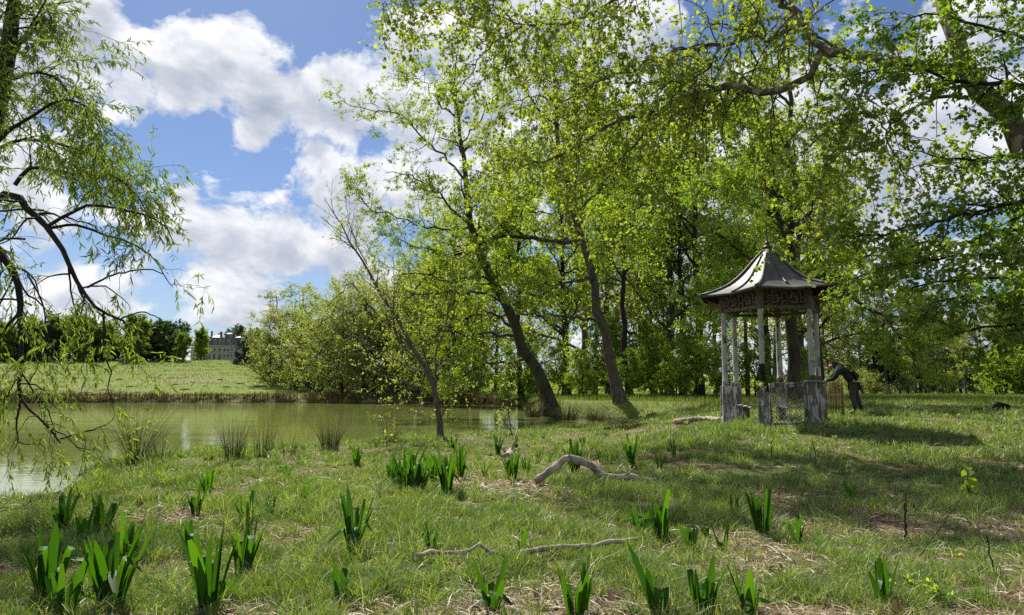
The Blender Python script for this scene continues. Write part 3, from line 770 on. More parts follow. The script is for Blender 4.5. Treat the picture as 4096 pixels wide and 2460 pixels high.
# ---- tall bright oak behind the gazebo
def gazebo_oak():
    rng = np.random.default_rng(13)
    D = 33.
    g = at(3178, 1612, D); g[2] = gz(g[0], g[1])
    def q(l): return PX([(a[0], a[1], D + (a[2] if len(a) > 2 else 0)) for a in l])
    L = [([g - np.array([0, 0, .3])] + q([(3177, 1597), (3167, 1385), (3161, 1203), (3158, 1082), (3162, 960), (3166, 860), (3170, 700), (3150, 540), (3160, 380), (3150, 200), (3160, 50)]), .33, .04),
         (q([(3164, 1140), (3190, 1110, -.5), (3261, 1086, -1.5), (3328, 1130, -2.5), (3400, 1185, -3.5), (3480, 1240, -4.5), (3560, 1300, -5), (3640, 1390, -5.5), (3690, 1450, -6)]), .13, .03),
         (q([(3164, 1070), (3200, 1048, .5), (3328, 1042, 1.5), (3420, 1035, 2), (3520, 1025, 2.5), (3620, 1060, 3)]), .14, .03),
         (q([(3160, 1010), (3206, 936, -.5), (3235, 860, -1), (3290, 760, -2), (3350, 690, -2)]), .12, .03),
         (q([(3158, 990), (3120, 900, -1), (3090, 800, -1.5), (3040, 700, -2), (3010, 600, -2)]), .15, .03),
         (q([(3158, 1080), (3080, 1040, -1), (2990, 1020, -2), (2900, 960, -3), (2840, 900, -3)]), .11, .03),
         (q([(3160, 930), (3080, 860, 2), (2980, 790, 3), (2900, 700, 3), (2830, 640, 3)]), .12, .03),
         (q([(3166, 850), (3250, 760, 1), (3330, 620, 1), (3390, 520, 1)]), .11, .03),
         (q([(3170, 700), (3090, 590, -1), (3000, 480, -1), (2930, 380, -1)]), .10, .03),
         (q([(3155, 560), (3230, 460, 1), (3290, 340, 1), (3320, 200, 1)]), .09, .03),
         (q([(3160, 420), (3080, 330, 1), (3010, 220, 1), (2970, 100, 1)]), .08, .02),
         (q([(3164, 1150), (3060, 1130, -2), (2960, 1140, -3.5), (2860, 1180, -4.5), (2770, 1220, -5)]), .10, .02),
         (q([(3166, 800), (3060, 760, -3), (2940, 740, -4), (2840, 760, -5), (2760, 800, -5)]), .10, .02),
         (q([(3166, 1185), (3090, 1200, -2), (2990, 1240, -3.5), (2880, 1310, -4), (2800, 1380, -4)]), .08, .02)]
    P, R = limbs(L, 18, .07, rng); R[0, 0] *= 1.5; R[0, 1] *= 1.1
    wood = MB(); wood.tubes(P, R, 12)
    A = grow(rng, P[1:], R[1:], 210, t=(.2, 1), ang=(35, 75), L=1.9, absL=True, k=8, wig=.18, trop=.01, rr=.5, taper=.4, rmin=.015, flat=.3)
    wood.tubes(*A, 5)
    B = grow(rng, *cat(A, (P[1:], R[1:])), 1300, t=(.15, 1), ang=(35, 75), L=.85, absL=True, k=6, wig=.18, trop=.0, rr=.5, taper=.3, rmin=.008, flat=.3)
    wood.tubes(*B, 3)
    fol = MB()
    T = grow(rng, *B, 6000, t=(.2, 1), ang=(30, 80), L=.34, absL=True, k=4, wig=.2, rr=.6, rmin=.004, taper=.2, flat=.3)
    fol.tubes(*T, 3, 1)
    leaves(rng, fol, T[0], 62000, .13, .35, .6, along=.3, droop=.08, up=.6, jit=.04, shape='oak', cl=.55)
    hero('oak_tree', 'tall bright green oak with an upright furrowed trunk right behind the pavilion', g, wood, B_OAK, fol, [L_GREEN, B_TWIG])
gazebo_oak()

# ---- plane tree whose limb sweeps over the picture from the right
def plane_tree():
    rng = np.random.default_rng(14)
    bx = at(4500, 1500, 11.5); base = np.array([bx[0], bx[1], gz(bx[0], bx[1]) - .2])
    L = [([base, base + np.array([-.1, 0, 1.6]), at(4330, 830, 11.5), at(4096, 573, 11.5), at(4015, 472, 11.6), at(3921, 391, 11.8), at(3874, 270, 12), at(3813, 135, 12), at(3779, 0, 12.2), at(3740, -200, 12.5)], .40, .14),
         (PX([(3925, 385, 11.8), (3847, 290, 12), (3720, 262, 12.2), (3611, 256, 12.5), (3462, 236, 12.8), (3361, 209, 13), (3290, 205, 13.2)]), .16, .13),
         (PX([(3300, 208, 13.2), (3265, 170, 13.3), (3247, 135, 13.4), (3227, 94, 13.5), (3193, 67, 13.6), (3139, 34, 13.8), (3080, -40, 14), (2950, -120, 14.5)]), .11, .07),
         (PX([(3285, 205, 13.2), (3260, 230, 13.3), (3220, 290, 13.4), (3180, 345, 13.6), (3139, 364, 13.8), (3018, 384, 14.2), (2950, 350, 14.5), (2860, 350, 15), (2760, 380, 15.5), (2680, 420, 16), (2600, 462, 16.5), (2447, 499, 17.2), (2379, 539, 17.5), (2305, 600, 18), (2211, 647, 18.5), (2110, 654, 19), (2010, 700, 19.5), (1900, 690, 20)]), .11, .025),
         (PX([(3205, 75, 13.6), (3112, 141, 14), (3072, 175, 14.2), (3004, 148, 14.5), (2890, 182, 15), (2768, 182, 15.5), (2650, 215, 16), (2540, 280, 16.5), (2430, 300, 17), (2300, 350, 17.5)]), .085, .025),
         (PX([(2950, -120, 14.5), (2750, -90, 15), (2550, -40, 15.6), (2400, 40, 16), (2250, 100, 16.6), (2100, 100, 17.2), (1980, 60, 17.6), (1860, 20, 18)]), .07, .02),
         (PX([(2550, -40, 15.6), (2350, -120, 16), (2150, -140, 16.5), (1950, -80, 17), (1800, 40, 17.4), (1660, 40, 17.6), (1570, 5, 17.8), (1530, 50, 17.8)]), .06, .012),
         (PX([(2100, 100, 17.2), (2000, 160, 17.6), (1920, 230, 18), (1870, 320, 18.4), (1820, 370, 18.6)]), .04, .012),
         (PX([(2600, 465, 16.5), (2560, 560, 16.8), (2480, 640, 17), (2380, 700, 17.5), (2250, 760, 18)]), .05, .015),
         (PX([(2430, 300, 17), (2280, 390, 17.6), (2130, 390, 18), (1990, 430, 18.6)]), .045, .012),
         (PX([(2890, 182, 15), (2800, 300, 15.4), (2700, 330, 15.8), (2560, 330, 16.2)]), .045, .012),
         (PX([(3480, 240, 12.8), (3440, 400, 13), (3370, 540, 13.2), (3280, 730, 13.5), (3290, 890, 13.6), (3230, 960, 13.8)]), .04, .012),
         (PX([(3870, 390, 11.8), (3760, 390, 12), (3650, 440, 12.2), (3545, 530, 12.4), (3590, 650, 12.5), (3610, 720, 12.5)]), .05, .012),
         (PX([(3545, 530, 12.4), (3490, 430, 12.6), (3465, 350, 12.8)]), .02, .008)]
    P, R = limbs(L, 22, .05, rng); R = R * .72
    wood = MB(); wood.tubes(P, R, 10)
    fl = P[2:]; fr = R[2:]
    A = grow(rng, fl, fr, 150, t=(.12, 1), ang=(35, 85), L=1.7, absL=True, Lj=.5, k=10, wig=.22, trop=-.05, rr=.42, taper=.3, rmin=.012)
    wood.tubes(A[0], np.minimum(A[1], .03), 5)
    H = grow(rng, fl[:-1], fr[:-1], 230, t=(.1, 1), ang=(60, 100), L=2.0, absL=True, Lj=.5, k=12, wig=.16, trop=-.26, rr=.3, taper=.2, rmin=.009, r1=.4)
    fol = MB(); fol.tubes(H[0], np.minimum(H[1], .015), 5, 1)
    B = grow(rng, *cat(A, H), 3600, t=(.12, 1), ang=(30, 75), L=.55, absL=True, k=6, wig=.2, trop=-.04, rr=.35, rmin=.004, taper=.2)
    fol.tubes(B[0], np.minimum(B[1], .007), 3, 1)
    leaves(rng, fol, B[0], 26000, .085, .5, .95, along=.3, droop=.45, up=.5, jit=.03, shape='lobed', cl=.5)
    # hanging seed balls
    k = rng.choice(len(B[0]), 60, False)
    for i in k:
        p = B[0][i, -1]
        fol.tube([p, p + [0, 0, -.07]], [.0012, .0012], 3, 1, cap=False)
        fol.lathe([(.003, -.013), (.010, -.008), (.0135, 0), (.010, .008), (.003, .013)], 6, p + np.array([0, 0, -.08]), 1)
    hero('plane_tree', 'plane tree with pale flaking limbs sweeping left across the top of the view', base, wood, B_PLANE, fol, [L_PLANE, B_TWIG])
plane_tree()

# ---- hornbeam foliage hanging in from the right
def hornbeam():
    rng = np.random.default_rng(15)
    base = np.array([11.6, 11.0, gz(11.6, 11.0) - .2])
    L = [([base, base + np.array([.1, .1, 2.5]), at(4600, 600, 11), at(4500, 200, 11), at(4450, -200, 11)], .22, .08),
         ([at(4560, 560, 11), at(4300, 420, 11), at(4050, 330, 11), at(3850, 330, 11.2), at(3650, 260, 11.5), at(3480, 290, 11.8), at(3350, 310, 12)], .06, .012),
         ([at(4560, 700, 11), at(4300, 780, 10.8), at(4096, 800, 10.8), at(3850, 860, 11), at(3600, 920, 11.4), at(3400, 960, 11.8)], .06, .012),
         ([at(4600, 800, 10.6), at(4350, 980, 10.4), at(4096, 1010, 10.3), at(3900, 1020, 10.4), at(3700, 1040, 10.6), at(3500, 1080, 10.8)], .05, .01),
         ([at(4620, 900, 10), at(4350, 1100, 9.8), at(4096, 1180, 9.7), at(3950, 1200, 9.7), at(3800, 1190, 9.8), at(3680, 1230, 10)], .05, .01),
         ([at(4620, 950, 9.6), at(4400, 1200, 9.3), at(4200, 1290, 9.2), at(4050, 1310, 9.2), at(3920, 1300, 9.3), at(3800, 1340, 9.4)], .045, .01),
         ([at(4550, 500, 11), at(4350, 300, 10.6), at(4096, 150, 10.4), at(3900, 90, 10.4), at(3700, 60, 10.6), at(3560, 110, 10.8)], .05, .01),
         ([at(4560, 640, 11.4), at(4300, 600, 11.6), at(4050, 620, 12), at(3850, 640, 12.4), at(3640, 600, 12.8)], .05, .01),
         ([at(4500, 300, 11), at(4200, 50, 11), at(4000, -60, 11), at(3800, -60, 11)], .05, .01),
         ([at(4600, 760, 12), at(4200, 900, 13), at(3900, 950, 13.5), at(3600, 1060, 14), at(3350, 1130, 14.5)], .06, .012),
         ([at(4600, 860, 11), at(4300, 1060, 11.4), at(4050, 1110, 11.6), at(3850, 1120, 11.8), at(3650, 1150, 12)], .05, .012)]
    P, R = limbs(L, 18, .04, rng)
    wood = MB(); wood.tubes(P, R, 8)
    A = grow(rng, P[1:], R[1:], 210, t=(.15, 1), ang=(35, 70), L=1.0, absL=True, Lj=.4, k=8, wig=.12, trop=-.03, rr=.5, taper=.3, rmin=.006, flat=.55)
    wood.tubes(A[0], np.minimum(A[1], .016), 4)
    fol = MB()
    B = grow(rng, *cat(A, (P[1:], R[1:])), 2000, t=(.15, 1), ang=(35, 65), L=.42, absL=True, k=6, wig=.1, trop=-.05, rr=.4, rmin=.0025, taper=.2, flat=.6)
    fol.tubes(B[0], np.minimum(B[1], .005), 3, 1)
    leaves(rng, fol, B[0], 25000, .080, .3, .62, along=.4, droop=.22, up=.75, jit=.02, shape='oval', cl=.5)
    hero('hornbeam_tree', 'hornbeam spreading layered dark green leaf sprays in from the right edge', base, wood, B_DARK, fol, [L_BEECH, B_TWIG])
hornbeam()
# =================================================================== background trees: prototypes shared by copies
ORD = ['first', 'second', 'third', 'fourth', 'fifth', 'sixth', 'seventh', 'eighth', 'ninth', 'tenth', 'eleventh', 'twelfth',
       'thirteenth', 'fourteenth', 'fifteenth', 'sixteenth', 'seventeenth', 'eighteenth', 'nineteenth', 'twentieth',
       'twenty-first', 'twenty-second', 'twenty-third', 'twenty-fourth', 'twenty-fifth', 'twenty-sixth', 'twenty-seventh', 'twenty-eighth',
       'twenty-ninth', 'thirtieth', 'thirty-first', 'thirty-second', 'thirty-third', 'thirty-fourth', 'thirty-fifth', 'thirty-sixth', 'thirty-seventh', 'thirty-eighth', 'thirty-ninth', 'fortieth', 'forty-first', 'forty-second', 'forty-third', 'forty-fourth', 'forty-fifth']

def proto_broad(seed, H=18., W=5.5, t0=.16, n1=22, nl=17000, ls=.26, leafm=None, bark=None, trunk_r=.28, twigs=True, low=True, lean=0, shape='kite', dens=1.0, up=.06):
    rng = np.random.default_rng(seed)
    k = 16
    z = np.linspace(-.4, H * .86, k)
    tr = np.stack([np.cumsum(rng.normal(0, .09, k)) + lean * z, np.cumsum(rng.normal(0, .09, k)), z], 1)[None]
    R = np.linspace(trunk_r, .04, k)[None]; R[0, 0] *= 1.7; R[0, 1] *= 1.08
    wood = MB(); wood.tubes(tr, R, 8)
    A = grow(rng, tr, R, n1, t=(t0, .98), ang=(40, 75), L=W, absL=True, Lj=.3, k=9, wig=.14, trop=up, rr=.5, taper=.5, rmin=.03)
    wood.tubes(*A, 5)
    B = grow(rng, *A, n1 * 7, t=(.15, 1), ang=(30, 70), L=W * .42, absL=True, k=6, wig=.16, trop=.02, rr=.5, rmin=.015, taper=.4)
    fol = MB(); fol.tubes(*B, 3, 1)
    T = grow(rng, *cat(B, (A[0], A[1])), n1 * 45, t=(.15, 1), ang=(30, 80), L=W * .17, absL=True, k=4, wig=.2, rr=.5, rmin=.008, taper=.2)
    if twigs: fol.tubes(*T, 3, 1)
    leaves(rng, fol, T[0], nl, ls, .4, .62, along=.25, droop=.08, up=.4, jit=W * .02, shape=shape, cl=.65)
    return (wood.mesh('trunk', bark), fol.mesh('crown', [leafm, B_TWIG]), H)

def proto_pine(seed, H=20., bare=.55):
    rng = np.random.default_rng(seed); k = 14
    z = np.linspace(-.4, H * .97, k)
    tr = np.stack([np.cumsum(rng.normal(0, .05, k)), np.cumsum(rng.normal(0, .05, k)), z], 1)[None]
    R = np.linspace(.30, .05, k)[None]
    wood = MB(); wood.tubes(tr, R, 8)
    A = grow(rng, tr, R, 46, t=(bare, .99), ang=(65, 95), L=3.6, absL=True, k=8, wig=.12, trop=.03, rr=.4, taper=.6, rmin=.025, flat=.3)
    wood.tubes(*A, 4)
    D_ = grow(rng, tr, R, 14, t=(.2, bare), ang=(75, 100), L=1.6, absL=True, k=6, wig=.15, trop=-.03, rr=.25, rmin=.015)
    wood.tubes(*D_, 3)
    T = grow(rng, *A, 900, t=(.25, 1), ang=(30, 70), L=.8, absL=True, k=4, wig=.15, rr=.4, rmin=.006)
    fol = MB(); fol.tubes(*T, 3, 1)
    leaves(rng, fol, T[0], 11000, .34, .4, .14, along=.45, droop=-.05, up=.2, shape='kite', cl=.6, jit=.05)
    return (wood.mesh('trunk', B_PINE), fol.mesh('crown', [L_NEEDLE, B_TWIG]), H)

def proto_spruce(seed, H=16.):
    rng = np.random.default_rng(seed); k = 12
    z = np.linspace(-.4, H, k)
    tr = np.stack([0 * z, 0 * z, z], 1)[None]; R = np.linspace(.22, .02, k)[None]
    wood = MB(); wood.tubes(tr, R, 7)
    A = grow(rng, tr, R, 150, t=(.10, .99), ang=(80, 108), L=3.4, absL=True, Lj=.2, k=7, wig=.05, trop=-.015, rr=.3, taper=.93, rmin=.02)
    wood.tubes(*A, 3)
    fol = MB()
    T = grow(rng, *A, 1500, t=(.15, 1), ang=(30, 60), L=.7, absL=True, k=4, wig=.1, trop=-.1, rr=.3, rmin=.005)
    fol.tubes(*T, 3, 1)
    leaves(rng, fol, np.concatenate([T[0]]), 15000, .34, .4, .22, along=.5, droop=.25, up=.4, cl=.6, jit=.04)
    return (wood.mesh('trunk', B_DARK), fol.mesh('crown', [L_NEEDLE, B_TWIG]), H)

def proto_bush(seed, H=4., leafm=None, nl=9000, ls=.13, bark=None, W=1.6):
    rng = np.random.default_rng(seed); ns = 11; k = 8
    P = []; R = []
    for i in range(ns):
        a = rng.uniform(0, 2 * PI); s = rng.uniform(.15, .55)
        e = np.array([math.cos(a) * s * H, math.sin(a) * s * H, H * rng.uniform(.6, .95)])
        P.append(resample([np.array([math.cos(a) * .15, math.sin(a) * .15, -.1]), e * [.4, .4, .55], e], k, .05, rng)); R.append(np.linspace(.05, .01, k))
    P = np.array(P); R = np.array(R)
    wood = MB(); wood.tubes(P, R, 5)
    A = grow(rng, P, R, 90, t=(.1, 1), ang=(30, 75), L=W, absL=True, k=6, wig=.18, rr=.5, taper=.4, rmin=.006)
    wood.tubes(*A, 3)
    T = grow(rng, *A, 600, t=(.1, 1), ang=(30, 75), L=W * .4, absL=True, k=4, wig=.2, rr=.5, rmin=.004)
    fol = MB(); fol.tubes(*T, 3, 1)
    leaves(rng, fol, T[0], nl, ls, .4, .62, along=.3, droop=.08, up=.5, jit=.05, cl=.6)
    return (wood.mesh('trunk', bark), fol.mesh('crown', [leafm, B_TWIG]), H)

PR = {
    'grove1': proto_broad(21, 20, 5.0, .24, 24, 7000, .22, L_OAK, B_DARK, .26, up=.05),
    'grove2': proto_broad(22, 22, 4.2, .30, 22, 6500, .22, L_GREEN, B_DARK, .22, up=.08),
    'grove3': proto_broad(23, 19, 5.2, .14, 26, 7500, .22, L_OLIVE, B_GREY, .24, up=.03),
    'under': proto_broad(24, 7.5, 3.2, .08, 20, 12000, .17, L_GREEN, B_DARK, .09, up=.0),
    'under2': proto_broad(25, 8.5, 3.4, .10, 20, 12000, .17, L_OAK, B_DARK, .10, up=.0),
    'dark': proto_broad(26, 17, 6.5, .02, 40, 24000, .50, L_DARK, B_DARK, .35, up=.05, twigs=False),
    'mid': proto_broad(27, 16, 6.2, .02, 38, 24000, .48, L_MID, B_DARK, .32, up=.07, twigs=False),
    'light': proto_broad(28, 15, 4.6, .08, 34, 18000, .36, L_GREEN, B_DARK, .25, up=.12, twigs=False),
    'sparse': proto_broad(29, 19, 3.6, .16, 30, 8000, .19, L_OLIVE, B_GREY, .17, up=.10),
    'bare': proto_broad(30, 17, 3.0, .25, 24, 1800, .14, L_OLIVE, B_GREY, .14, up=.12),
    'pale': proto_broad(31, 15, 6.0, .01, 40, 9500, .24, L_OLIVE, B_GREY, .26, up=.02),
    'pine': proto_pine(32), 'pine2': proto_pine(33, 21, .62),
    'spruce': proto_spruce(34),
    'bush': proto_bush(35, 4, L_GREEN, 9000, .14, B_DARK),
    'bushpale': proto_bush(36, 4, L_OLIVE, 6000, .12, B_GREY),
    'bushdry': proto_bush(37, 3, L_OLIVE, 700, .09, B_GREY),
}
prng = random.Random(77)
def put(kind, x, y, H, name, label, group=None, sx=1.0, lean=0, cat='tree', sink=0.):
    tm, cm, h0 = PR[kind]
    s = H / h0
    t = thing(name, label, cat, (x, y, gz(x, y) - sink), prng.uniform(0, 6.28), group, (s * sx, s * sx, s))
    if lean: t.rotation_euler = (0, lean, prng.uniform(-.3, .3))
    link('trunk', tm, t); link('crown', cm, t)
    return t
def px_x(px, D): return (px - 2048) / F * D
def pheight(px, ytop, D):
    x = px_x(px, D); return at(px, ytop, D)[2] - gz(x, D)

def row(items, name, text, group, where):
    """items: (kind, px, D, ytop[, width factor[, word]]) -> one tree each, labelled from the left"""
    items = sorted(items, key=lambda i: i[1])
    for n, it in enumerate(items):
        kind, px, D, yt = it[:4]
        sx = it[4] if len(it) > 4 else 1.0
        w = text[kind] if isinstance(text, dict) else text
        put(kind, px_x(px, D), D, pheight(px, yt, D), name[kind] if isinstance(name, dict) else name,
            f"{w}, {ORD[n]} from the left {where}", group, sx)

NM = {'grove1': 'broadleaf_tree', 'grove2': 'broadleaf_tree', 'grove3': 'broadleaf_tree', 'under': 'understorey_tree', 'under2': 'understorey_tree',
      'dark': 'broadleaf_tree', 'mid': 'broadleaf_tree', 'light': 'lime_tree', 'sparse': 'birch_tree', 'bare': 'birch_tree', 'pale': 'willow_tree',
      'pine': 'pine_tree', 'pine2': 'pine_tree', 'spruce': 'spruce_tree', 'bush': 'bush', 'bushpale': 'bush', 'bushdry': 'bush'}
TX = {'grove1': 'dark stemmed tree', 'grove2': 'tall slim green tree', 'grove3': 'olive green tree', 'under': 'low fresh green tree',
      'under2': 'low yellowish tree', 'dark': 'dense dark green tree', 'mid': 'rounded mid green tree', 'light': 'bright green pointed tree',
      'sparse': 'thin sparse grey tree', 'bare': 'bare grey twiggy tree', 'pale': 'pale olive spreading tree', 'pine': 'tall reddish trunked pine',
      'pine2': 'high crowned dark pine', 'spruce': 'dark green spruce', 'bush': 'leafy green bush', 'bushpale': 'pale budding bush', 'bushdry': 'dry twiggy bush'}

# far tree line on the hill, left
row([('dark', -330, 235, 1270), ('dark', -230, 240, 1250), ('mid', -140, 238, 1290), ('dark', -60, 245, 1262), ('mid', 20, 236, 1290), ('spruce', 75, 240, 1262), ('dark', 130, 246, 1268),
     ('spruce', 185, 238, 1238), ('mid', 235, 244, 1268), ('mid', 300, 236, 1262), ('dark', 360, 246, 1275), ('mid', 415, 240, 1290), ('spruce', 455, 246, 1262),
     ('spruce', 505, 250, 1300), ('mid', 545, 236, 1262), ('dark', 590, 248, 1285), ('dark', 640, 250, 1280), ('dark', 705, 255, 1284, 1.1), ('mid', 735, 240, 1335, 1.0)],
    NM, TX, 'trees of the far tree line', 'in the far hilltop line')
put('light', px_x(806, 262), 262, pheight(806, 1303, 262), 'lime_tree', 'bright green pointed tree standing in front of the left half of the mansion')
put('dark', px_x(943, 420), 420, pheight(943, 1302, 420), 'broadleaf_tree', 'tree top rising behind the mansion roof')
put('mid', px_x(1015, 400), 400, pheight(1015, 1318, 400), 'broadleaf_tree', 'small green tree behind the right end of the mansion')

def dark_pine():
    rng = np.random.default_rng(41)
    D = 225.; b = at(1008, 1494, D); b[2] = gz(b[0], b[1])
    L = [([b - [0, 0, .5]] + PX([(1004, 1470), (996, 1445), (1000, 1400), (1002, 1350)], D), .45, .12),
         (PX([(997, 1445), (985, 1425), (975, 1400), (980, 1375)], D), .25, .1),
         (PX([(998, 1460), (970, 1462), (945, 1470)], D), .15, .05),
         (PX([(998, 1440), (970, 1438), (946, 1443)], D), .15, .05), (PX([(1000, 1420), (1020, 1405), (1030, 1390)], D), .15, .05),
         (PX([(1000, 1400), (975, 1385), (958, 1392)], D), .15, .05), (PX([(1000, 1430), (1022, 1432), (1032, 1440)], D), .12, .05)]
    P, R = limbs(L, 12, .1, rng)
    wood = MB(); wood.tubes(P, R, 7)
    A = grow(rng, P, R, 70, t=(.3, 1), ang=(50, 90), L=3.2, absL=True, k=6, wig=.15, rr=.4, rmin=.04, flat=.5); wood.tubes(*A, 4)
    fol = MB(); T = grow(rng, *A, 500, t=(.2, 1), ang=(30, 80), L=1.1, absL=True, k=4, wig=.2, rr=.4, rmin=.02, flat=.6); fol.tubes(*T, 3, 1)
    leaves(rng, fol, T[0], 7000, .55, .4, .3, along=.4, up=.6, cl=.6)
    hero('pine_tree', 'almost black spreading pine in front of the right half of the mansion', b, wood, B_DARK, fol, [L_NEEDLE, B_TWIG])
dark_pine()

# pale budding trees between mansion and the leaning trees, beyond the pond
row([('pale', 1085, 128, 1235), ('sparse', 1130, 135, 1130, 1.7), ('sparse', 1235, 132, 1095, 1.9), ('pale', 1190, 118, 1215), ('pale', 1290, 112, 1170, 1.1), ('sparse', 1320, 124, 1080, 1.8), ('pale', 1370, 103, 1140, 1.1),
     ('pale', 1460, 108, 1115), ('pale', 1570, 102, 1080, 1.1), ('sparse', 1500, 118, 1010, 1.2), ('pale', 1680, 104, 1010), ('pale', 1780, 106, 1050)],
    NM, TX, 'pale trees beyond the pond', 'beyond the far pond bank')

# drooping tree over the far bank
def drooper():
    rng = np.random.default_rng(42)
    D = 99.; b = at(1560, 1590, D); b[2] = gz(b[0], b[1])
    L = [([b - [0, 0, .4]] + PX([(1560, 1540), (1550, 1450), (1530, 1350), (1500, 1250), (1450, 1190)], D), .45, .06)]
    for ex, ey, d in [(1190, 1500, -4), (1230, 1420, -2), (1250, 1330, 0), (1320, 1230, 0), (1300, 1560, -6), (1400, 1570, -7), (1700, 1540, -5), (1760, 1450, -2), (1700, 1300, 0), (1640, 1200, 0), (1380, 1500, -6), (1480, 1560, -7), (1650, 1570, -6)]:
        sx = 1545 + (ex - 1545) * .06; L.append((PX([(sx, 1440, D), ((sx + ex) / 2, min(ey, 1440) - 90, D + d * .6), (ex * .85 + sx * .15, ey - 45, D + d), (ex, ey, D + d)]), .2, .04))
    P, R = limbs(L, 14, .25, rng)
    wood = MB(); wood.tubes(P, R, 7)
    A = grow(rng, P, R, 150, t=(.25, 1), ang=(35, 80), L=4.2, absL=True, k=8, wig=.2, trop=-.04, rr=.4, rmin=.03); wood.tubes(*A, 4)
    fol = MB(); T = grow(rng, *cat(A, (P, R)), 1900, t=(.15, 1), ang=(30, 80), L=1.4, absL=True, k=5, wig=.2, trop=-.08, rr=.4, rmin=.015); fol.tubes(*T, 3, 1)
    leaves(rng, fol, T[0], 17000, .23, .4, .6, along=.3, droop=.2, up=.5, cl=.6, jit=.06)
    hero('drooping_tree', 'wide olive green tree drooping its branches to the far bank grass', b, wood, B_GREY, fol, [L_OLIVE, B_TWIG])
drooper()

# grove behind the leaning trees and the pavilion
row([('grove3', 1700, 84, 900), ('grove1', 1800, 78, 760), ('grove3', 1905, 90, 560), ('under2', 1880, 72, 1280), ('under', 2070, 66, 1330), ('grove2', 2100, 68, 470),
     ('under2', 2230, 62, 1350), ('grove1', 2270, 70, 420), ('grove3', 2330, 92, 330), ('under', 2390, 60, 1390),
     ('grove3', 2430, 78, 380), ('grove2', 2530, 54, 300), ('under', 2640, 54, 1330), ('under2', 2330, 50, 1380), ('under', 2500, 49, 1400), ('under2', 2700, 47, 1330), ('under', 2790, 46, 1290), ('under2', 2600, 62, 1260), ('under', 2440, 60, 1250), ('under2', 2642, 70, 1100), ('grove3', 2680, 62, 220),
     ('grove2', 2716, 60, 330), ('grove1', 2770, 55, 180), ('under2', 2860, 52, 1350), ('pine2', 2985, 62, 900),
     ('grove2', 3055, 60, 260), ('under', 3010, 56, 1330), ('pine', 3115, 66, 900), ('grove3', 3210, 62, 330), ('under2', 3190, 50, 1380), ('grove1', 3290, 68, 420)],
    NM, TX, 'trees of the grove behind the pavilion', 'in the grove behind the pavilion')
# second, deeper rank of the same wood
row([(k, px, D, yt, 1.1) for k, px, D, yt in
     [('grove3', 1700, 135, 1060), ('grove1', 1850, 130, 960), ('grove3', 1990, 126, 900), ('grove3', 2120, 122, 860), ('grove2', 2370, 118, 760),
      ('grove2', 2620, 116, 760), ('grove3', 2860, 114, 800), ('grove3', 3090, 112, 860)]],
    NM, TX, 'trees deep in the wood', 'in the deepest rank of trees')
# wood edge across the field on the right
row([('sparse', 3310, 97, 1000, 1.2), ('sparse', 3350, 110, 1090, 1.3), ('grove3', 3400, 108, 1080, 1.1), ('sparse', 3440, 95, 1090), ('spruce', 3490, 105, 1260), ('bare', 3530, 97, 1060, 1.3), ('spruce', 3545, 102, 1150),
     ('sparse', 3590, 108, 1150, 1.3), ('bare', 3640, 92, 1010, 1.1), ('sparse', 3690, 95, 1020), ('spruce', 3672, 108, 1130, 1.2), ('sparse', 3740, 90, 1140), ('grove3', 3780, 115, 1140), ('bare', 3765, 93, 1080), ('spruce', 3830, 110, 1180, 1.2),
     ('sparse', 3850, 97, 1130, 1.2), ('bare', 3920, 93, 1090), ('sparse', 3975, 100, 1150), ('grove3', 4010, 118, 1190), ('bare', 4060, 97, 1100), ('mid', 4130, 115, 1150), ('sparse', 4200, 102, 1100), ('mid', 4320, 113, 1100)],
    NM, TX, 'trees of the wood edge across the field', 'in the right hand wood edge')
row([('bush', 3985, 79, 1395, 1.1), ('bush', 4085, 77, 1410, 1.2), ('bush', 4180, 79, 1400, 1.2)], NM, 'bright sunlit yellow green bush', 'bright bushes at the field edge', 'at the right end of the field')
row([('bushpale', 3400, 84, 1480), ('bushpale', 3480, 87, 1490), ('bushdry', 3548, 74, 1528), ('bushpale', 3620, 90, 1500), ('bushdry', 3700, 87, 1525), ('bushpale', 3800, 90, 1505), ('bushdry', 3880, 87, 1520), ('bushpale', 3330, 87, 1490)],
    NM, TX, 'bushes under the wood edge', 'under the right hand wood edge')

# small saplings on the near bank of the cove
def sapling(px, py, segs, nl, label, seed, r=.02, leafm=L_OLIVE):
    rng = np.random.default_rng(seed)
    g = ground(px, py)
    P, R = limbs([([g - [0, 0, .05]] + [at(x, y, g[1] + d) for x, y, d in s] if i == 0 else [at(x, y, g[1] + d) for x, y, d in s], r if i == 0 else r * .6, r * .25) for i, s in enumerate(segs)], 10, .015, rng)
    wood = MB(); wood.tubes(P, R, 6)
    A = grow(rng, P, R, 26, t=(.3, 1), ang=(35, 70), L=.4, absL=True, k=5, wig=.15, rr=.5, rmin=.003)
    fol = MB(); fol.tubes(*A, 3, 1)
    leaves(rng, fol, A[0], nl, .07, .4, .6, cl=.3, droop=.2)
    hero('sapling', label, g, wood, B_GREY, fol, [leafm, B_TWIG])
sapling(2052, 1745, [[(2040, 1700, 0), (2032, 1640, 0), (2036, 1560, .1), (2042, 1480, .2)], [(2050, 1735, 0), (2020, 1690, .2), (1998, 1640, .3)], [(2036, 1690, 0), (2058, 1720, -.1), (2066, 1740, -.2)], [(2034, 1650, 0), (1975, 1720, -.5), (1950, 1740, -.6)]], 240, 'thin forked sapling between the young tree and the cove', 61)
sapling(1543, 1800, [[(1545, 1770, 0), (1548, 1742, 0)]], 70, 'small sprout with yellow green leaves left of the young tree base', 62, .008)
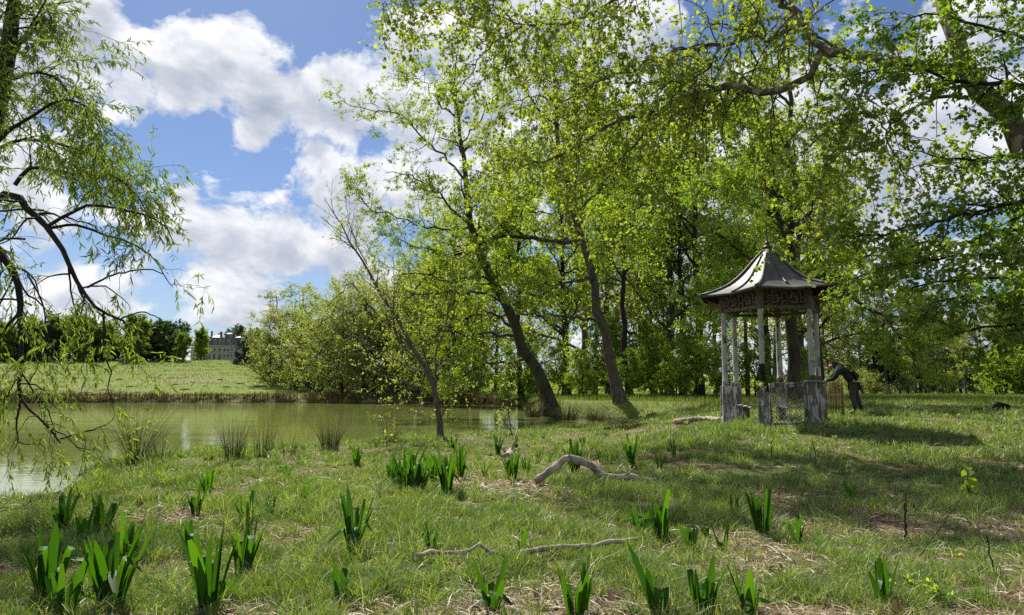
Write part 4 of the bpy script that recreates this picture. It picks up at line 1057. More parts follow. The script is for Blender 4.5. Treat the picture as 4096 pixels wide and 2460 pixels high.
# =================================================================== the mansion on the hill
def mansion():
    D = 345.; SC = F / D                      # photo px per metre
    cx0 = 700 + 1000 / 4.9475
    b = at(cx0, 1200 + 1262 / 4.9475, D)
    base = np.array([b[0], D, b[2]])
    stone = plain('pale_stone', (.32, .29, .235), (.43, .395, .325), .6, .9, .1)
    stone2 = plain('weathered_stone', (.30, .275, .23), (.40, .37, .31), .8, .9, .1)
    slate = plain('slate', (.045, .05, .06), (.085, .09, .105), 1.5, .6, .2, spec=.4)
    zinc = plain('zinc_sheet', (.12, .12, .135), (.26, .255, .26), .5, .55, .1, spec=.6, metallic=.3)
    brick = plain('chimney_brick', (.13, .085, .075), (.20, .135, .12), 3, .9, .1)
    glassm = plain('dark_pane', (.012, .014, .018), (.03, .034, .04), .8, .12, 0, spec=.5)
    framem = plain('window_frame', (.38, .36, .32), (.5, .48, .44), 2, .7, 0)
    iron = plain('balcony_iron', (.02, .02, .022), (.05, .05, .055), 3, .6, 0)
    t = thing('mansion', 'large pale stone mansion with steep slate roofs and chimneys on the hill', 'mansion', tuple(base), -math.atan2(b[0], D) * .35 + .0)
    def X(z): return (z - 1000) / 4.9475 / SC
    def Z(z): return (1262 - z) / 4.9475 / SC
    # walls
    W = MB()
    x0, x1 = X(655), X(1320); zt = Z(905)
    W.box(((x0 + x1) / 2, 7.5, zt / 2 - .8), (x1 - x0, 15, zt + 1.6))
    W.box((X(1010), .2, zt / 2 - .8), (X(1085) - X(938), 1.0, zt + 1.58))                    # centre pavilion
    W.box(((X(275) + X(655)) / 2, 11.0, zt / 2 - .9), (X(655) - X(275), 12, zt + 1.3))       # left wing, set back
    W.box(((X(1320) + X(1560)) / 2, 8.6, zt / 2 - .9), (X(1560) - X(1320), 12, zt + 1.4))      # right wing
    W.build('wall', stone, t)
    S = MB()
    for zz, pr, hh in ((Z(905), .55, .35), (Z(1022), .28, .22), (Z(1192), .28, .25), (Z(1046), .22, .16)):
        S.box(((x0 + x1) / 2, -pr / 2 + .02, zz), (x1 - x0 + .4, pr, hh)); S.box((X(1010), -.3 - pr / 2, zz + .02), (X(1085) - X(938) + .3, pr, hh))
    for zx in (668, 735, 840, 925, 940, 1010, 1078, 1092, 1160, 1240, 1318):
        S.box((X(zx), -.10 if not 938 <= zx <= 1085 else -.38, zt / 2), (.28, .2, zt - .5))
    S.build('cornice', stone2, t)
    # roofs
    def mansard(mb, xa, xb, ya, yb, z0, z1, ins, z2, ridge):
        v = [(xa, ya, z0), (xb, ya, z0), (xb, yb, z0), (xa, yb, z0),
             (xa + ins, ya + ins, z1), (xb - ins, ya + ins, z1), (xb - ins, yb - ins, z1), (xa + ins, yb - ins, z1)]
        mb.poly(v, [(0, 1, 5, 4), (1, 2, 6, 5), (2, 3, 7, 6), (3, 0, 4, 7), (3, 2, 1, 0)], 0)
        w = (xb - xa) / 2 - ins; yc = (ya + yb) / 2; m = min(w * .8, ridge)
        v2 = [(xa + ins - .12, ya + ins - .12, z1 + .003), (xb - ins + .12, ya + ins - .12, z1 + .003), (xb - ins + .12, yb - ins + .12, z1 + .003), (xa + ins - .12, yb - ins + .12, z1 + .003),
              (xa + ins + m, yc, z2), (xb - ins - m, yc, z2)]
        mb.poly(v2, [(0, 1, 5, 4), (1, 2, 5), (2, 3, 4, 5), (3, 0, 4), (3, 2, 1, 0)], 1)
    Rf = MB()
    mansard(Rf, X(655), X(938), -.1, 15.1, zt + .2, Z(735), 1.3, Z(668), 4)
    mansard(Rf, X(1085), X(1320), -.1, 15.1, zt + .2, Z(735), 1.3, Z(695), 4)
    mansard(Rf, X(930), X(1092), -.5, 15, zt + .25, Z(668), 1.1, Z(625), 1.8)
    mansard(Rf, X(270), X(652), 4.9, 17, zt + .1, Z(700), 2.0, Z(668), 4)
    mansard(Rf, X(1322), X(1440), 2.4, 12, zt + .2, Z(752), .8, Z(728), 1.6)
    mansard(Rf, X(1442), X(1565), 2.5, 14.6, zt - .2, Z(790), 1.2, Z(770), 3)
    Rf.build('roof', [slate, zinc], t)
    # hips in zinc
    Hp = MB()
    for xa, xb, ya, z0, z1, ins in ((930, 1092, -.5, zt + .25, Z(668), 1.1), (1322, 1440, 2.4, zt + .2, Z(752), .8), (655, 938, -.1, zt + .2, Z(735), 1.3), (1085, 1320, -.1, zt + .2, Z(735), 1.3)):
        for sx, xx in ((1, X(xa)), (-1, X(xb))):
            Hp.bar((xx, ya - .03, z0), (xx + sx * ins, ya + ins - .03, z1), .26, .14, (0, -1, .2))
    Hp.build('roof_hip', zinc, t)
    # chimneys
    for za, zb, zt_, zbm, y in ((402, 440, 617, 720, 9), (632, 662, 602, 700, 6), (726, 790, 634, 690, 10), (826, 872, 618, 735, 4), (1033, 1073, 632, 720, 8), (1122, 1178, 664, 720, 9), (1232, 1278, 652, 790, 3.4), (1298, 1388, 656, 760, 7)):
        c = MB(); h = Z(zt_) - Z(zbm); w = X(zb) - X(za)
        c.box(((X(za) + X(zb)) / 2, y, Z(zbm) + h / 2 - .6), (w * .86, 1.1, h + 1.2)); c.box(((X(za) + X(zb)) / 2, y, Z(zt_) - .18), (w, 1.35, .36))
        c.build('chimney', brick, t)
    # windows
    def win(zx, zy0, zy1, w, y=0, arch=False, shut=False):
        w *= 1.3
        f = MB(); h = Z(zy0) - Z(zy1); zc = (Z(zy0) + Z(zy1)) / 2; xc = X(zx)
        for s in (-1, 1): f.box((xc + s * (w / 2 + .09), y - .09, zc), (.18, .2, h + .2))
        f.box((xc, y - .12, zc + h / 2 + .16), (w + .6, .3, .22)); f.box((xc, y - .12, zc - h / 2 - .1), (w + .5, .3, .16))
        f.box((xc, y - .04, zc), (.09, .06, h)); f.box((xc, y - .045, zc + h * .22), (w, .06, .08))
        o = f.build('window', framem if not shut else stone2, t)
        p = MB(); p.box((xc, y - .012, zc), (w, .04, h)); p.build('pane', glassm, o)
    for zx in (690, 785, 880, 1200, 1285): win(zx, 945, 1008, .62)
    for zx in (975, 1043, 1112): win(zx, 950, 1010, .62, -.32 if zx < 1086 else 0)
    for zx in (690, 782, 880, 1195, 1285): win(zx, 1068, 1182, .8)
    for zx in (975, 1043, 1112): win(zx, 1076, 1180, .68, -.32 if zx < 1086 else 0)
    for zx in (350, 410, 470, 540, 600): win(zx, 945, 1015, .7, 5.0); win(zx, 1070, 1180, .8, 5.0)
    for zx in (1380, 1450, 1520): win(zx, 950, 1012, .7, 2.6); win(zx, 1070, 1180, .8, 2.6)
    for zx in (690, 785, 840): win(zx, 1212, 1250, .9)
    bal = MB()
    for zx, zy, y in [(z, 1014, -.15) for z in (785, 880, 1200)] + [(z, 1016, -.48) for z in (975, 1043)]:
        for i in range(7): bal.box((X(zx) - .42 + .14 * i, y - .25, Z(zy) + .3), (.04, .04, .55))
        bal.box((X(zx), y - .25, Z(zy) + .58), (1.0, .06, .06))
    bal.build('balcony_railing', iron, t)
    # dormers
    for zx, y in ((785, .3), (880, .3), (1043, 0), (1200, .3), (1290, .3), (350, 5.6), (400, 5.6), (445, 5.6)):
        d = MB(); w = .95; z0 = Z(880); z1 = Z(800)
        for s in (-1, 1): d.box((X(zx) + s * w * .42, y + .6, (z0 + z1) / 2), (w * .22, 1.6, z1 - z0))
        d.box((X(zx), y + .5, z1 + .07), (w * 1.35, 1.9, .16)); d.box((X(zx), y + .5, z0 - .05), (w * 1.2, 1.8, .14))
        xx = X(zx); v = [(xx - w * .66, y - .4, z1 + .153), (xx + w * .66, y - .4, z1 + .153), (xx, y - .4, z1 + .58), (xx - w * .66, y + 1.4, z1 + .153), (xx + w * .66, y + 1.4, z1 + .153), (xx, y + 1.4, z1 + .58)]
        d.poly(v, [(0, 1, 2), (3, 5, 4), (1, 4, 5, 2), (0, 2, 5, 3), (0, 3, 4, 1)])
        o = d.build('dormer', stone2, t)
        p = MB(); p.box((xx, y + .1, (z0 + z1) / 2), (w * .6, .06, z1 - z0)); p.build('pane', glassm, o)
    # terrace with arches and two flights of steps
    T = MB(); ya = -3.2; xa, xb = X(985), X(1215); zt2 = Z(1165)
    arches = [X(z) for z in (1036, 1101, 1167)]; aw = .48; spring = Z(1228)
    edges = [xa] + [v for a in arches for v in (a - aw, a + aw)] + [xb]
    for i in range(0, len(edges), 2):
        T.box(((edges[i] + edges[i + 1]) / 2, ya + .25, zt2 / 2 - .7), (edges[i + 1] - edges[i], .5, zt2 + 1.4))
    for a in arches:                                     # the curved part above each opening
        ns = 8; top = zt2
        for i in range(ns):
            t0 = PI * i / ns; t1 = PI * (i + 1) / ns
            xA, xB = a + aw * math.cos(t1), a + aw * math.cos(t0); zA, zB = spring + aw * math.sin(t1), spring + aw * math.sin(t0)
            v = [(xA, ya, zA), (xB, ya, zB), (xB, ya, top), (xA, ya, top), (xA, ya + .5, zA), (xB, ya + .5, zB), (xB, ya + .5, top), (xA, ya + .5, top)]
            T.poly(v, [(0, 1, 2, 3), (7, 6, 5, 4), (0, 4, 5, 1)])
    T.box(((xa + xb) / 2, ya / 2, zt2 + .12), (xb - xa + .3, -ya + .5, .24))
    T.box(((xa + xb) / 2, ya + .1, zt2 + .75), (xb - xa, .2, .12))
    for i in range(22): T.box((xa + .15 + i * (xb - xa - .3) / 21, ya + .1, zt2 + .45), (.12, .14, .5))
    for s, xs, xe in ((-1, xa, X(885)), (1, xb, X(1290))):
        v = [(xs, ya, -1.4), (xe, ya, -1.4), (xe, ya, .25), (xs, ya, zt2 + .6), (xs, ya + 1.8, -1.4), (xe, ya + 1.8, -1.4), (xe, ya + 1.8, .25), (xs, ya + 1.8, zt2 + .6)]
        T.poly(v, [(0, 1, 2, 3), (7, 6, 5, 4), (3, 2, 6, 7), (1, 5, 6, 2), (0, 3, 7, 4)])
    T.build('terrace', stone, t)
mansion()

# =================================================================== the pavilion
PAINT = peelmat('peeling_white_paint', (.43, .43, .40), (.30, .30, .28), (.095, .088, .078), (.17, .155, .135), .49, 9)
PAINTC = peelmat('column_paint', (.42, .415, .385), (.29, .285, .26), (.07, .06, .05), (.15, .13, .105), .60, 9)
PAINTB = peelmat('worn_rail_paint', (.42, .43, .41), (.28, .28, .26), (.07, .06, .045), (.14, .12, .09), .48, 11)
WOODF = plain('old_frieze_wood', (.07, .058, .045), (.17, .145, .115), 14, .9, .3, (1, 1, .5))
CHAR = plain('charred_wood', (.004, .004, .004), (.02, .018, .016), 18, .9, .4)
LEAD = plain('roof_felt', (.035, .034, .031), (.10, .092, .08), 2.2, .55, .15, spec=.4, detail=6)
LEADD = plain('roof_rib', (.045, .042, .038), (.12, .11, .095), 9, .6, .2, spec=.4)
SOFFIT = plain('soffit_board', (.07, .05, .036), (.15, .11, .08), 6, .9, .2, (1, 1, .3))
def pavilion():
    Dg = 17.7
    c = at(3094, 1690, Dg); z0 = gz(c[0], c[1]); base = np.array([c[0], c[1], z0])
    az = math.degrees(math.atan2(c[0], c[1]))
    t = thing('pavilion', 'weathered hexagonal garden pavilion with pagoda roof and peeling white columns', 'pavilion', tuple(base))
    t.rotation_euler = (0, rad(.3), 0)
    R = 1.17; PH = 1.0 ; ET = 3.28
    phi = [math.radians(a - az) for a in (260, 320, 20, 80, 140, 200)]     # front, front right, back right, back, back left, front left
    V = [np.array([R * math.cos(a), R * math.sin(a), 0]) for a in phi]
    def rot(a): return np.array([[math.cos(a), -math.sin(a), 0], [math.sin(a), math.cos(a), 0], [0, 0, 1]])
    ph = [.82, 1.02, 1.02, 1.0, .93, .93]
    for i, (v, a) in enumerate(zip(V, phi)):
        m = MB(); h = ph[i]
        w = .215 if i not in (1, 2) else .27
        m.box(v + [0, 0, h / 2 - .12], (w * .8, w, h + .24), rot(a))
        for s in (-1, 1): m.box(v + rot(a) @ np.array([w * .4 + .011, s * w * .40, h / 2 - .12]), (.022, w * .18, h + .2), rot(a))
        m.box(v + [0, 0, .05], (w * .8 + .06, w + .06, .22), rot(a))
        if i in (1, 2, 3): m.box(v + [0, 0, h + .02], (w * .8 + .14, w + .14, .045), rot(a))
        else:
            for q in range(3): m.box(v + rot(a) @ np.array([-.07 + .07 * q, .08 * (q - 1), h + .03]), (.06, .07, .06 + .03 * q), rot(a), taper=.6)
        o = m.build('pedestal', PAINT, t)
        if i == 0:
            o['label'] = 'broken pedestal with charred jagged top under the hanging column'
            k = MB()
            for dx, dy, hh in ((-.09, -.11, .09), (.09, .12, .13), (.05, .06, .05), (-.02, -.12, .06)):
                k.box(v + rot(a) @ np.array([dx, dy, h + hh / 2 - .02]), (.075, .07, hh + .04), rot(a), taper=.45)
            k.build('charred_stump', CHAR, o)
        m = MB()
        if i == 0:
            prof = [(.012, h + .22), (.05, h + .27), (.056, h + .36), (.063, h + .60), (.063, 2.2), (.057, 2.60), (.071, 2.63), (.071, 2.67), (.057, 2.70), (.06, 2.78)]
            zl = h + .5
        else:
            prof = [(.076, h + .03), (.076, h + .14), (.064, h + .16), (.066, 1.7), (.062, 2.3), (.056, 2.60), (.070, 2.63), (.070, 2.67), (.057, 2.70), (.06, 2.78)]
        m.lathe(prof, 14, v)
        o = m.build('column', PAINTC, t)
        if i == 0:
            o['label'] = 'burnt column ending in a charred point above its pedestal'
            k = MB(); k.lathe([(.008, h + .205), (.055, h + .255), (.062, h + .36), (.069, h + .52), (.0675, h + .62)], 14, v); k.build('charred_end', CHAR, o)
        elif i in (1, 2, 3):
            k = MB(); k.lathe([(.083, h + .043), (.083, h + .15), (.077, h + .16)], 14, v); k.build('collar', WOODF, o)
        m = MB(); m.box(v + [0, 0, 3.02], (.17, .17, .50), rot(a)); m.build('post_head', WOODF, t)
    # frieze with meander bars
    for i in range(6):
        a, b = V[i], V[(i + 1) % 6]
        d = norm(b - a); L = np.linalg.norm(b - a); a2 = a + d * .085; L2 = L - .17
        n = np.cross(d, [0, 0, 1])
        z1, z2 = 2.78, 3.24
        m = MB()
        m.bar(a2 + [0, 0, z1 + .03], a2 + d * L2 + [0, 0, z1 + .03], .09, .07); m.bar(a2 + [0, 0, z2], a2 + d * L2 + [0, 0, z2], .09, .07)
        def P(u, w): return a2 + d * (u * L2) + np.array([0, 0, z1 + .065 + w * (z2 - z1 - .10)])
        keys = [[(0, .78), (.10, .78), (.10, .22), (.0, .22)], [(.10, .50), (.20, .50), (.20, .92), (.30, .92)], [(.20, .2), (.34, .2), (.34, .70), (.26, .70), (.26, .44)],
                [(.34, .50), (.44, .50), (.44, .84), (.56, .84), (.56, .50), (.66, .50)], [(.44, .08), (.44, .30), (.56, .30), (.56, .08)], [(.66, .2), (.80, .2), (.80, .62), (.72, .62), (.72, .86)],
                [(.66, .50), (.66, .92)], [(.80, .84), (.90, .84), (.90, .22), (1.0, .22)], [(.90, .55), (1.0, .55)], [(.10, .06), (.20, .06)], [(.12, .66), (.2, .66)]]
        nn = norm(n)
        for kx, kk in enumerate(keys):
            for p, q in zip(kk[:-1], kk[1:]):
                A, B = P(*p), P(*q); e = norm(B - A) * .017
                m.bar(A - e, B + e, .046 + .003 * (kx % 3), .036, up=nn if abs(p[1] - q[1]) > 1e-6 else (0, 0, 1))
        m.build('fretwork_panel', WOODF, t)
        if i in (0, 5):           # boarding behind the two front panels
            q = MB(); q.bar(a2 - nn * .05 + [0, 0, 3.01], a2 + d * L2 - nn * .05 + [0, 0, 3.01], .016, .42); q.build('backing_board', SOFFIT, t)
    TILT = []
    # roof: concave hexagonal tent
    RO = 1.78
    zs = np.linspace(0, 1, 15)
    def prof(s): return RO * float(np.interp(s, [0, .05, .12, .235, .38, .53, .68, .82, 1], [1, .88, .755, .595, .47, .365, .275, .19, .065])), 3.20 + 1.20 * s
    hv = [np.array([math.cos(a), math.sin(a), 0]) for a in phi]
    m = MB(); vv = []; per = 8
    for s in zs:
        r, z = prof(s)
        for i in range(6):
            for j in range(per):
                f = j / per; p = hv[i] * (1 - f) + hv[(i + 1) % 6] * f
                sag = 1 - .05 * math.sin(PI * f) * (1 - s)
                vv.append(p * r * sag + np.array([0, 0, z + .05 * (abs(f - .5) * 2) ** 2 * (1 - s) ** 3]))
    nc = 6 * per; Fq = []
    for k in range(len(zs) - 1):
        for j in range(nc): Fq.append((k * nc + j, k * nc + (j + 1) % nc, (k + 1) * nc + (j + 1) % nc, (k + 1) * nc + j))
    m.raw(vv, Fq)
    TILT.append(m.build('roof', LEAD, t))
    rb = []
    for i in range(6):
        q = MB(); pts = [hv[i] * prof(s)[0] + np.array([0, 0, prof(s)[1] + .05 * (1 - s) ** 3 + .012]) for s in zs]
        q.tube(pts, np.linspace(.042, .024, len(pts)), 8); q.lathe([(.0, -.055), (.052, -.04), (.055, .03), (.0, .05)], 10, pts[0]); TILT.append(q.build('roof_rib', LEADD, t))
        q = MB(); f = .5; p = (hv[i] + hv[(i + 1) % 6]) / 2
        sr = np.linspace(.12 if i == 0 else .02, .62 if i == 0 else .9, 11)
        pts = [p * prof(s)[0] * (1 - .05 * (1 - s)) + np.array([0, 0, prof(s)[1] + .012]) for s in sr]
        q.tube(pts, np.linspace(.034, .018, 11), 7); TILT.append(q.build('roof_rib', LEADD, t))
    # eave edge board and soffit
    for i in range(6):
        a, b = hv[i] * RO, hv[(i + 1) % 6] * RO
        mid = (a + b) / 2 * .95
        m = MB()
        for p, q in ((a + [0, 0, 3.235], mid + [0, 0, 3.185]), (mid + [0, 0, 3.185], b + [0, 0, 3.235])): m.bar(p, q, .03, .045)
        ai, bi = V[i] * .9, V[(i + 1) % 6] * .9
        m.poly([a + [0, 0, 3.20], mid + [0, 0, 3.155], b + [0, 0, 3.20], bi + [0, 0, 3.26], ai + [0, 0, 3.26]], [(0, 1, 2, 3, 4)], 1)
        if i in (1, 4, 2):       # boxed corner eaves left and right
            m.poly([a + [0, 0, 3.20], b + [0, 0, 3.20], b * .97 + [0, 0, 3.06], a * .97 + [0, 0, 3.06], bi * 1.13 + [0, 0, 3.03], ai * 1.13 + [0, 0, 3.03]], [(0, 1, 2, 3), (3, 2, 4, 5)], 1)
        TILT.append(m.build('eave', [LEADD, SOFFIT], t))
    m = MB()
    m.lathe([(.20, 4.10), (.175, 4.16), (.13, 4.27), (.115, 4.36)], 24)
    for k in range(24):
        a = k * PI / 12; m.tube([(.115 * math.cos(a), .115 * math.sin(a), 4.36), (.20 * math.cos(a), .20 * math.sin(a), 4.09)], [.010, .018], 6)
    TILT.append(m.build('roof_collar', LEADD, t))
    m = MB()
    m.lathe([(.115, 4.355), (.14, 4.37), (.14, 4.40), (.10, 4.41), (.10, 4.45), (.125, 4.46), (.125, 4.49), (.085, 4.51), (.05, 4.54), (.075, 4.57), (.05, 4.61), (.028, 4.64), (.018, 4.8), (.012, 5.3), (.007, 5.95)], 16)
    TILT.append(m.build('finial', plain('finial_metal', (.015, .016, .016), (.045, .05, .048), 9, .5, .1, spec=.5), t))
    MT = Matrix.Translation((.06, 0, 3.25)) @ Matrix.Rotation(rad(-1.7), 4, Vector((math.cos(rad(-az) + PI / 2), math.sin(rad(-az) + PI / 2), 0))) @ Matrix.Translation((0, 0, -3.25))
    for o in TILT: o.data.transform(MT)
    # lattice balustrade between front and front-right pedestals
    a, b = V[0], V[1]; d = norm(b - a); L = np.linalg.norm(b - a); nn = norm(np.cross(d, [0, 0, 1]))
    a2 = a + d * .15; L2 = L - .31
    m = MB()
    m.bar(a2 + [0, 0, .96], a2 + d * L2 + [0, 0, 1.0], .09, .05); m.bar(a2 + [0, 0, .905], a2 + d * L2 + [0, 0, .94], .05, .04)
    m.bar(a2 + [0, 0, .02], a2 + d * L2 + [0, 0, .05], .07, .06); m.bar(a2 + [0, 0, -.06], a2 + d * L2 + [0, 0, -.03], .05, .05)
    for e in (.02, L2 - .02): m.bar(a2 + d * e + [0, 0, .05], a2 + d * e + [0, 0, .90], .05, .045, up=nn)
    bal = m.build('balustrade', PAINTB, t)
    m = MB(); zl, zh = .06, .90; hgt = zh - zl; st = .088
    for sgn, off in ((1, .006), (-1, -.006)):
        k0 = -hgt
        while k0 < L2:
            u0, w0 = (k0, 0) ; u1, w1 = (k0 + hgt, hgt)
            lo = max(0.04, u0); hi = min(L2 - .04, u1)
            if hi > lo + .03:
                wa, wb = lo - k0, hi - k0
                if sgn < 0: wa, wb = hgt - wa, hgt - wb
                m.bar(a2 + d * lo + nn * off + [0, 0, zl + wa], a2 + d * hi + nn * off + [0, 0, zl + wb], .007, .009, up=nn if 0 else np.cross(d, nn))
            k0 += st
    m.build('lattice', peelmat('lattice_paint', (.30, .285, .25), (.20, .19, .165), (.08, .07, .05), (.15, .13, .105), .5, 14), bal)
    # remains of the inner bench
    for i, j, f0, f1, nm in ((4, 5, .12, .62, 'bench'), (3, 2, .02, .7, 'bench')):
        a, b = V[i] * .80, V[j] * .80
        m = MB()
        for q in range(3):
            ff = f1 - .1 * q
            p, e = a + (b - a) * f0, a + (b - a) * ff
            ofs = -norm((a + b) / 2) * .11 * q
            m.bar(p + ofs + [0, 0, .44 - .012 * q], e + ofs + [0, 0, .43 - .03 * q], .10, .028)
        p = a + (b - a) * (f0 + .1)
        bo = m.build(nm, PAINTB, t)
        k = MB(); e = a + (b - a) * (f0 + .28); k.bar(p * .86 + [0, 0, -.05], p * .86 + [0, 0, .42], .18, .05, up=norm(b - a)); k.bar(e * .8 + [0, 0, .0], p * .86 + [0, 0, .40], .07, .04, up=norm(b - a)); k.build('bench_leg', PAINTB, bo)
pavilion()

# =================================================================== paling fence, visitor, bag
def fence():
    wood = plain('chestnut_paling', (.13, .08, .035), (.25, .16, .075), 16, .8, .3, (1, 1, .15))
    a = ground(3268, 1668); b = ground(3372, 1653)
    Df = 18.9
    A = np.array([px_x(3266, Df), Df]); B = np.array([px_x(3364, Df - .25), Df - .25])
    t = thing('paling_fence', 'short brown chestnut paling fence beside the pavilion where the person leans', 'fence', (A[0], A[1], gz(*A)), math.atan2(B[1] - A[1], B[0] - A[0]))
    L = np.linalg.norm(B - A); rng = random.Random(4)
    top = at(3330, 1527, Df)[2] - gz(*A)
    m = MB(); n = 15
    for i in range(n):
        x = .03 + (L - .06) * i / (n - 1); r = rng.uniform(.0095, .0135)
        h = top + rng.uniform(-.02, .025); lean = rng.uniform(-.012, .012)
        m.tube([(x, 0, -.08), (x + lean * .5, rng.uniform(-.006, .006), h * .5), (x + lean, 0, h - .02), (x + lean, 0, h)], [r, r, r * .95, r * .6], 6)
    m.build('paling', wood, t)
    m = MB()
    for z in (top - .11, top * .42):
        for s in (-.018, .018): m.tube([(0 + i * L / 8, s + .006 * math.sin(i * 2.2), z + .006 * math.cos(i * 2.5)) for i in range(9)], [.004] * 9, 5)
    m.build('wire', plain('fence_wire', (.12, .10, .08), (.25, .22, .18), 8, .5, 0), t)
    m = MB(); m.tube([(L - .03, -.05, -.25), (L - .02, -.055, top * .5), (L - .035, -.05, top - .03), (L - .035, -.05, top)], [.03, .028, .026, .018], 8); m.build('post', wood, t)
fence()

def skin(name, pts, edges, mat, parent, sub=2, root=0):
    """continuous surface grown over a joint skeleton (baked to plain mesh)"""
    me = bpy.data.meshes.new(name); me.from_pydata([p[:3] for p in pts], edges, []); me.update()
    o = bpy.data.objects.new(name, me); COL.objects.link(o)
    md = o.modifiers.new('s', 'SKIN'); md.use_smooth_shade = True
    if not me.skin_vertices: 
        pass
    sv = me.skin_vertices[0].data
    for i, p in enumerate(pts):
        r = p[3]; sv[i].radius = (r, p[4] if len(p) > 4 else r); sv[i].use_root = (i == root)
    s2 = o.modifiers.new('u', 'SUBSURF'); s2.levels = sub; s2.render_levels = sub
    C.view_layer.update()
    dg = C.evaluated_depsgraph_get()
    nm = bpy.data.meshes.new_from_object(o.evaluated_get(dg), depsgraph=dg)
    bpy.data.objects.remove(o); bpy.data.meshes.remove(me)
    nm.name = name; nm.materials.clear(); nm.materials.append(mat)
    for p in nm.polygons: p.use_smooth = True; p.material_index = 0
    r = bpy.data.objects.new(name, nm); COL.objects.link(r); r.parent = parent
    return r

def visitor():
    g = ground(3424, 1656)
    az = math.atan2(g[0], g[1])
    k = g[1] / 19.86
    t = thing('person', 'person in dark hooded jacket and grey trousers bending over the paling fence', 'person', tuple(g), -az)
    t.scale = (k, k, k)
    skinm = plain('skin', (.30, .16, .11), (.36, .20, .14), 9, .6, 0)
    jack = plain('jacket_cloth', (.008, .010, .012), (.016, .018, .021), 9, .85, .2)
    jack2 = plain('hood_cloth', (.02, .022, .026), (.04, .043, .048), 9, .85, .2)
    trou = plain('trouser_cloth', (.035, .035, .030), (.06, .058, .05), 12, .9, .2)
    boot = plain('boot_leather', (.008, .007, .007), (.02, .018, .016), 9, .6, .1)
    hairm = plain('hair', (.012, .010, .009), (.05, .045, .042), 30, .7, .3)
    # x: right in the picture, y: away, z: up
    J = []; E = []
    def add(*pts, link_=None):
        i0 = len(J)
        for i, p in enumerate(pts):
            J.append(p)
            if i: E.append((i0 + i - 1, i0 + i))
        if link_ is not None: E.append((link_, i0))
        return i0
    add((-.02, 0, .90, .15, .12), (-.10, 0, 1.02, .135, .115), (-.22, 0, 1.14, .15, .12), (-.36, 0, 1.25, .15, .115), (-.47, 0, 1.315, .065), (-.545, 0, 1.335, .058), (-.60, -.005, 1.315, .095), (-.655, -.01, 1.265, .085), (-.675, -.01, 1.215, .05))
    def arm(s, sh, el, wr, hand):
        a = add(sh + (.062,), el + (.045,), wr + (.028,), link_=3)
        # palm, four fingers and a thumb
        hx, hy, hz = wr; p0 = add((hx - .03, hy, hz - .045, .028, .016), (hx - .045, hy, hz - .085, .032, .014), link_=a + 2)
        for q, (off, ln) in enumerate(((-.027, .062), (-.009, .070), (.009, .066), (.027, .052))):
            add((hx - .050, hy + off, hz - .115, .0085), (hx - .052 + .004 * q, hy + off, hz - .115 - ln * .5, .008), (hx - .040 + .004 * q, hy + off * .95, hz - .115 - ln, .0065), link_=p0 + 1)
        add((hx - .005, hy - s * .02, hz - .075, .010), (hx + .006, hy - s * .026, hz - .105, .008), link_=p0)
    arm(1, (-.385, -.19, 1.20), (-.50, -.24, .985), (-.735, -.10, .925), 0)
    arm(-1, (-.385, .19, 1.21), (-.585, .22, 1.02), (-.70, .03, .925), 0)
    for s, kn, an, toe in ((-1, (-.075, -.09, .50), (-.015, -.10, .10), (-.19, -.11, .035)), (1, (.035, .10, .52), (.125, .12, .13), (-.03, .13, .055))):
        add((-.005, s * .09, .84, .105, .10), kn + (.062,), ((kn[0] + an[0]) / 2 + .02, an[1], .32, .06), an + (.042,), ((an[0] + toe[0]) / 2, toe[1], toe[2] + .015, .045, .035), toe + (.035, .03), link_=0)
    body = skin('body', J, E, skinm, t, 2)
    # clothing over the body
    jp = [(.0, 0, .88, .185, .155), (-.09, 0, 1.02, .168, .15), (-.21, 0, 1.15, .18, .15), (-.35, 0, 1.27, .175, .145), (-.45, 0, 1.33, .11, .10), (-.50, 0, 1.345, .082)]
    je = [(0, 1), (1, 2), (2, 3), (3, 4), (4, 5)]
    for s, sh, el, wr in ((1, (-.385, -.19, 1.20), (-.50, -.24, .985), (-.725, -.105, .928)), (-1, (-.385, .19, 1.21), (-.585, .22, 1.02), (-.695, .035, .93))):
        b0 = len(jp); jp += [sh + (.092,), el + (.07,), wr + (.046,)]; je += [(3, b0), (b0, b0 + 1), (b0 + 1, b0 + 2)]
    jo = skin('jacket', jp, je, jack, t, 2, 1)
    skin('hood', [(-.40, 0, 1.40, .07, .10), (-.475, 0, 1.435, .085, .11), (-.545, 0, 1.415, .075, .11), (-.50, 0, 1.33, .09, .10)], [(0, 1), (1, 2), (1, 3)], jack2, jo, 2, 1)
    tp = [(.0, 0, .87, .165, .15)]; te = []
    for s, kn, an in ((-1, (-.075, -.09, .50), (-.02, -.10, .17)), (1, (.035, .10, .52), (.115, .12, .20))):
        b0 = len(tp); tp += [(-.005, s * .09, .80, .125, .12), kn + (.082,), ((kn[0] + an[0]) / 2 + .015, an[1], .35, .078), an + (.064,)]
        te += [(0, b0), (b0, b0 + 1), (b0 + 1, b0 + 2), (b0 + 2, b0 + 3)]
    skin('trousers', tp, te, trou, t, 2)
    for an, toe in (((-.01, -.10, .05), (-.19, -.11, .04)), ((.125, .12, .08), (-.03, .13, .06))):
        skin('boot', [(an[0] + .005, an[1], an[2] + .17, .068), (an[0] + .005, an[1], an[2] + .08, .066), (an[0] + .02, an[1], an[2], .062, .05), ((an[0] + toe[0]) / 2, toe[1], toe[2], .06, .042), toe + (.05, .036)], [(0, 1), (1, 2), (2, 3), (3, 4)], boot, t, 2, 1)
    hp = skin('hair', [(-.575, -.005, 1.385, .085, .075), (-.64, -.008, 1.355, .078, .07), (-.69, -.01, 1.315, .045, .055), (-.56, -.005, 1.335, .07, .075)], [(0, 1), (1, 2), (0, 3)], hairm, t, 2)
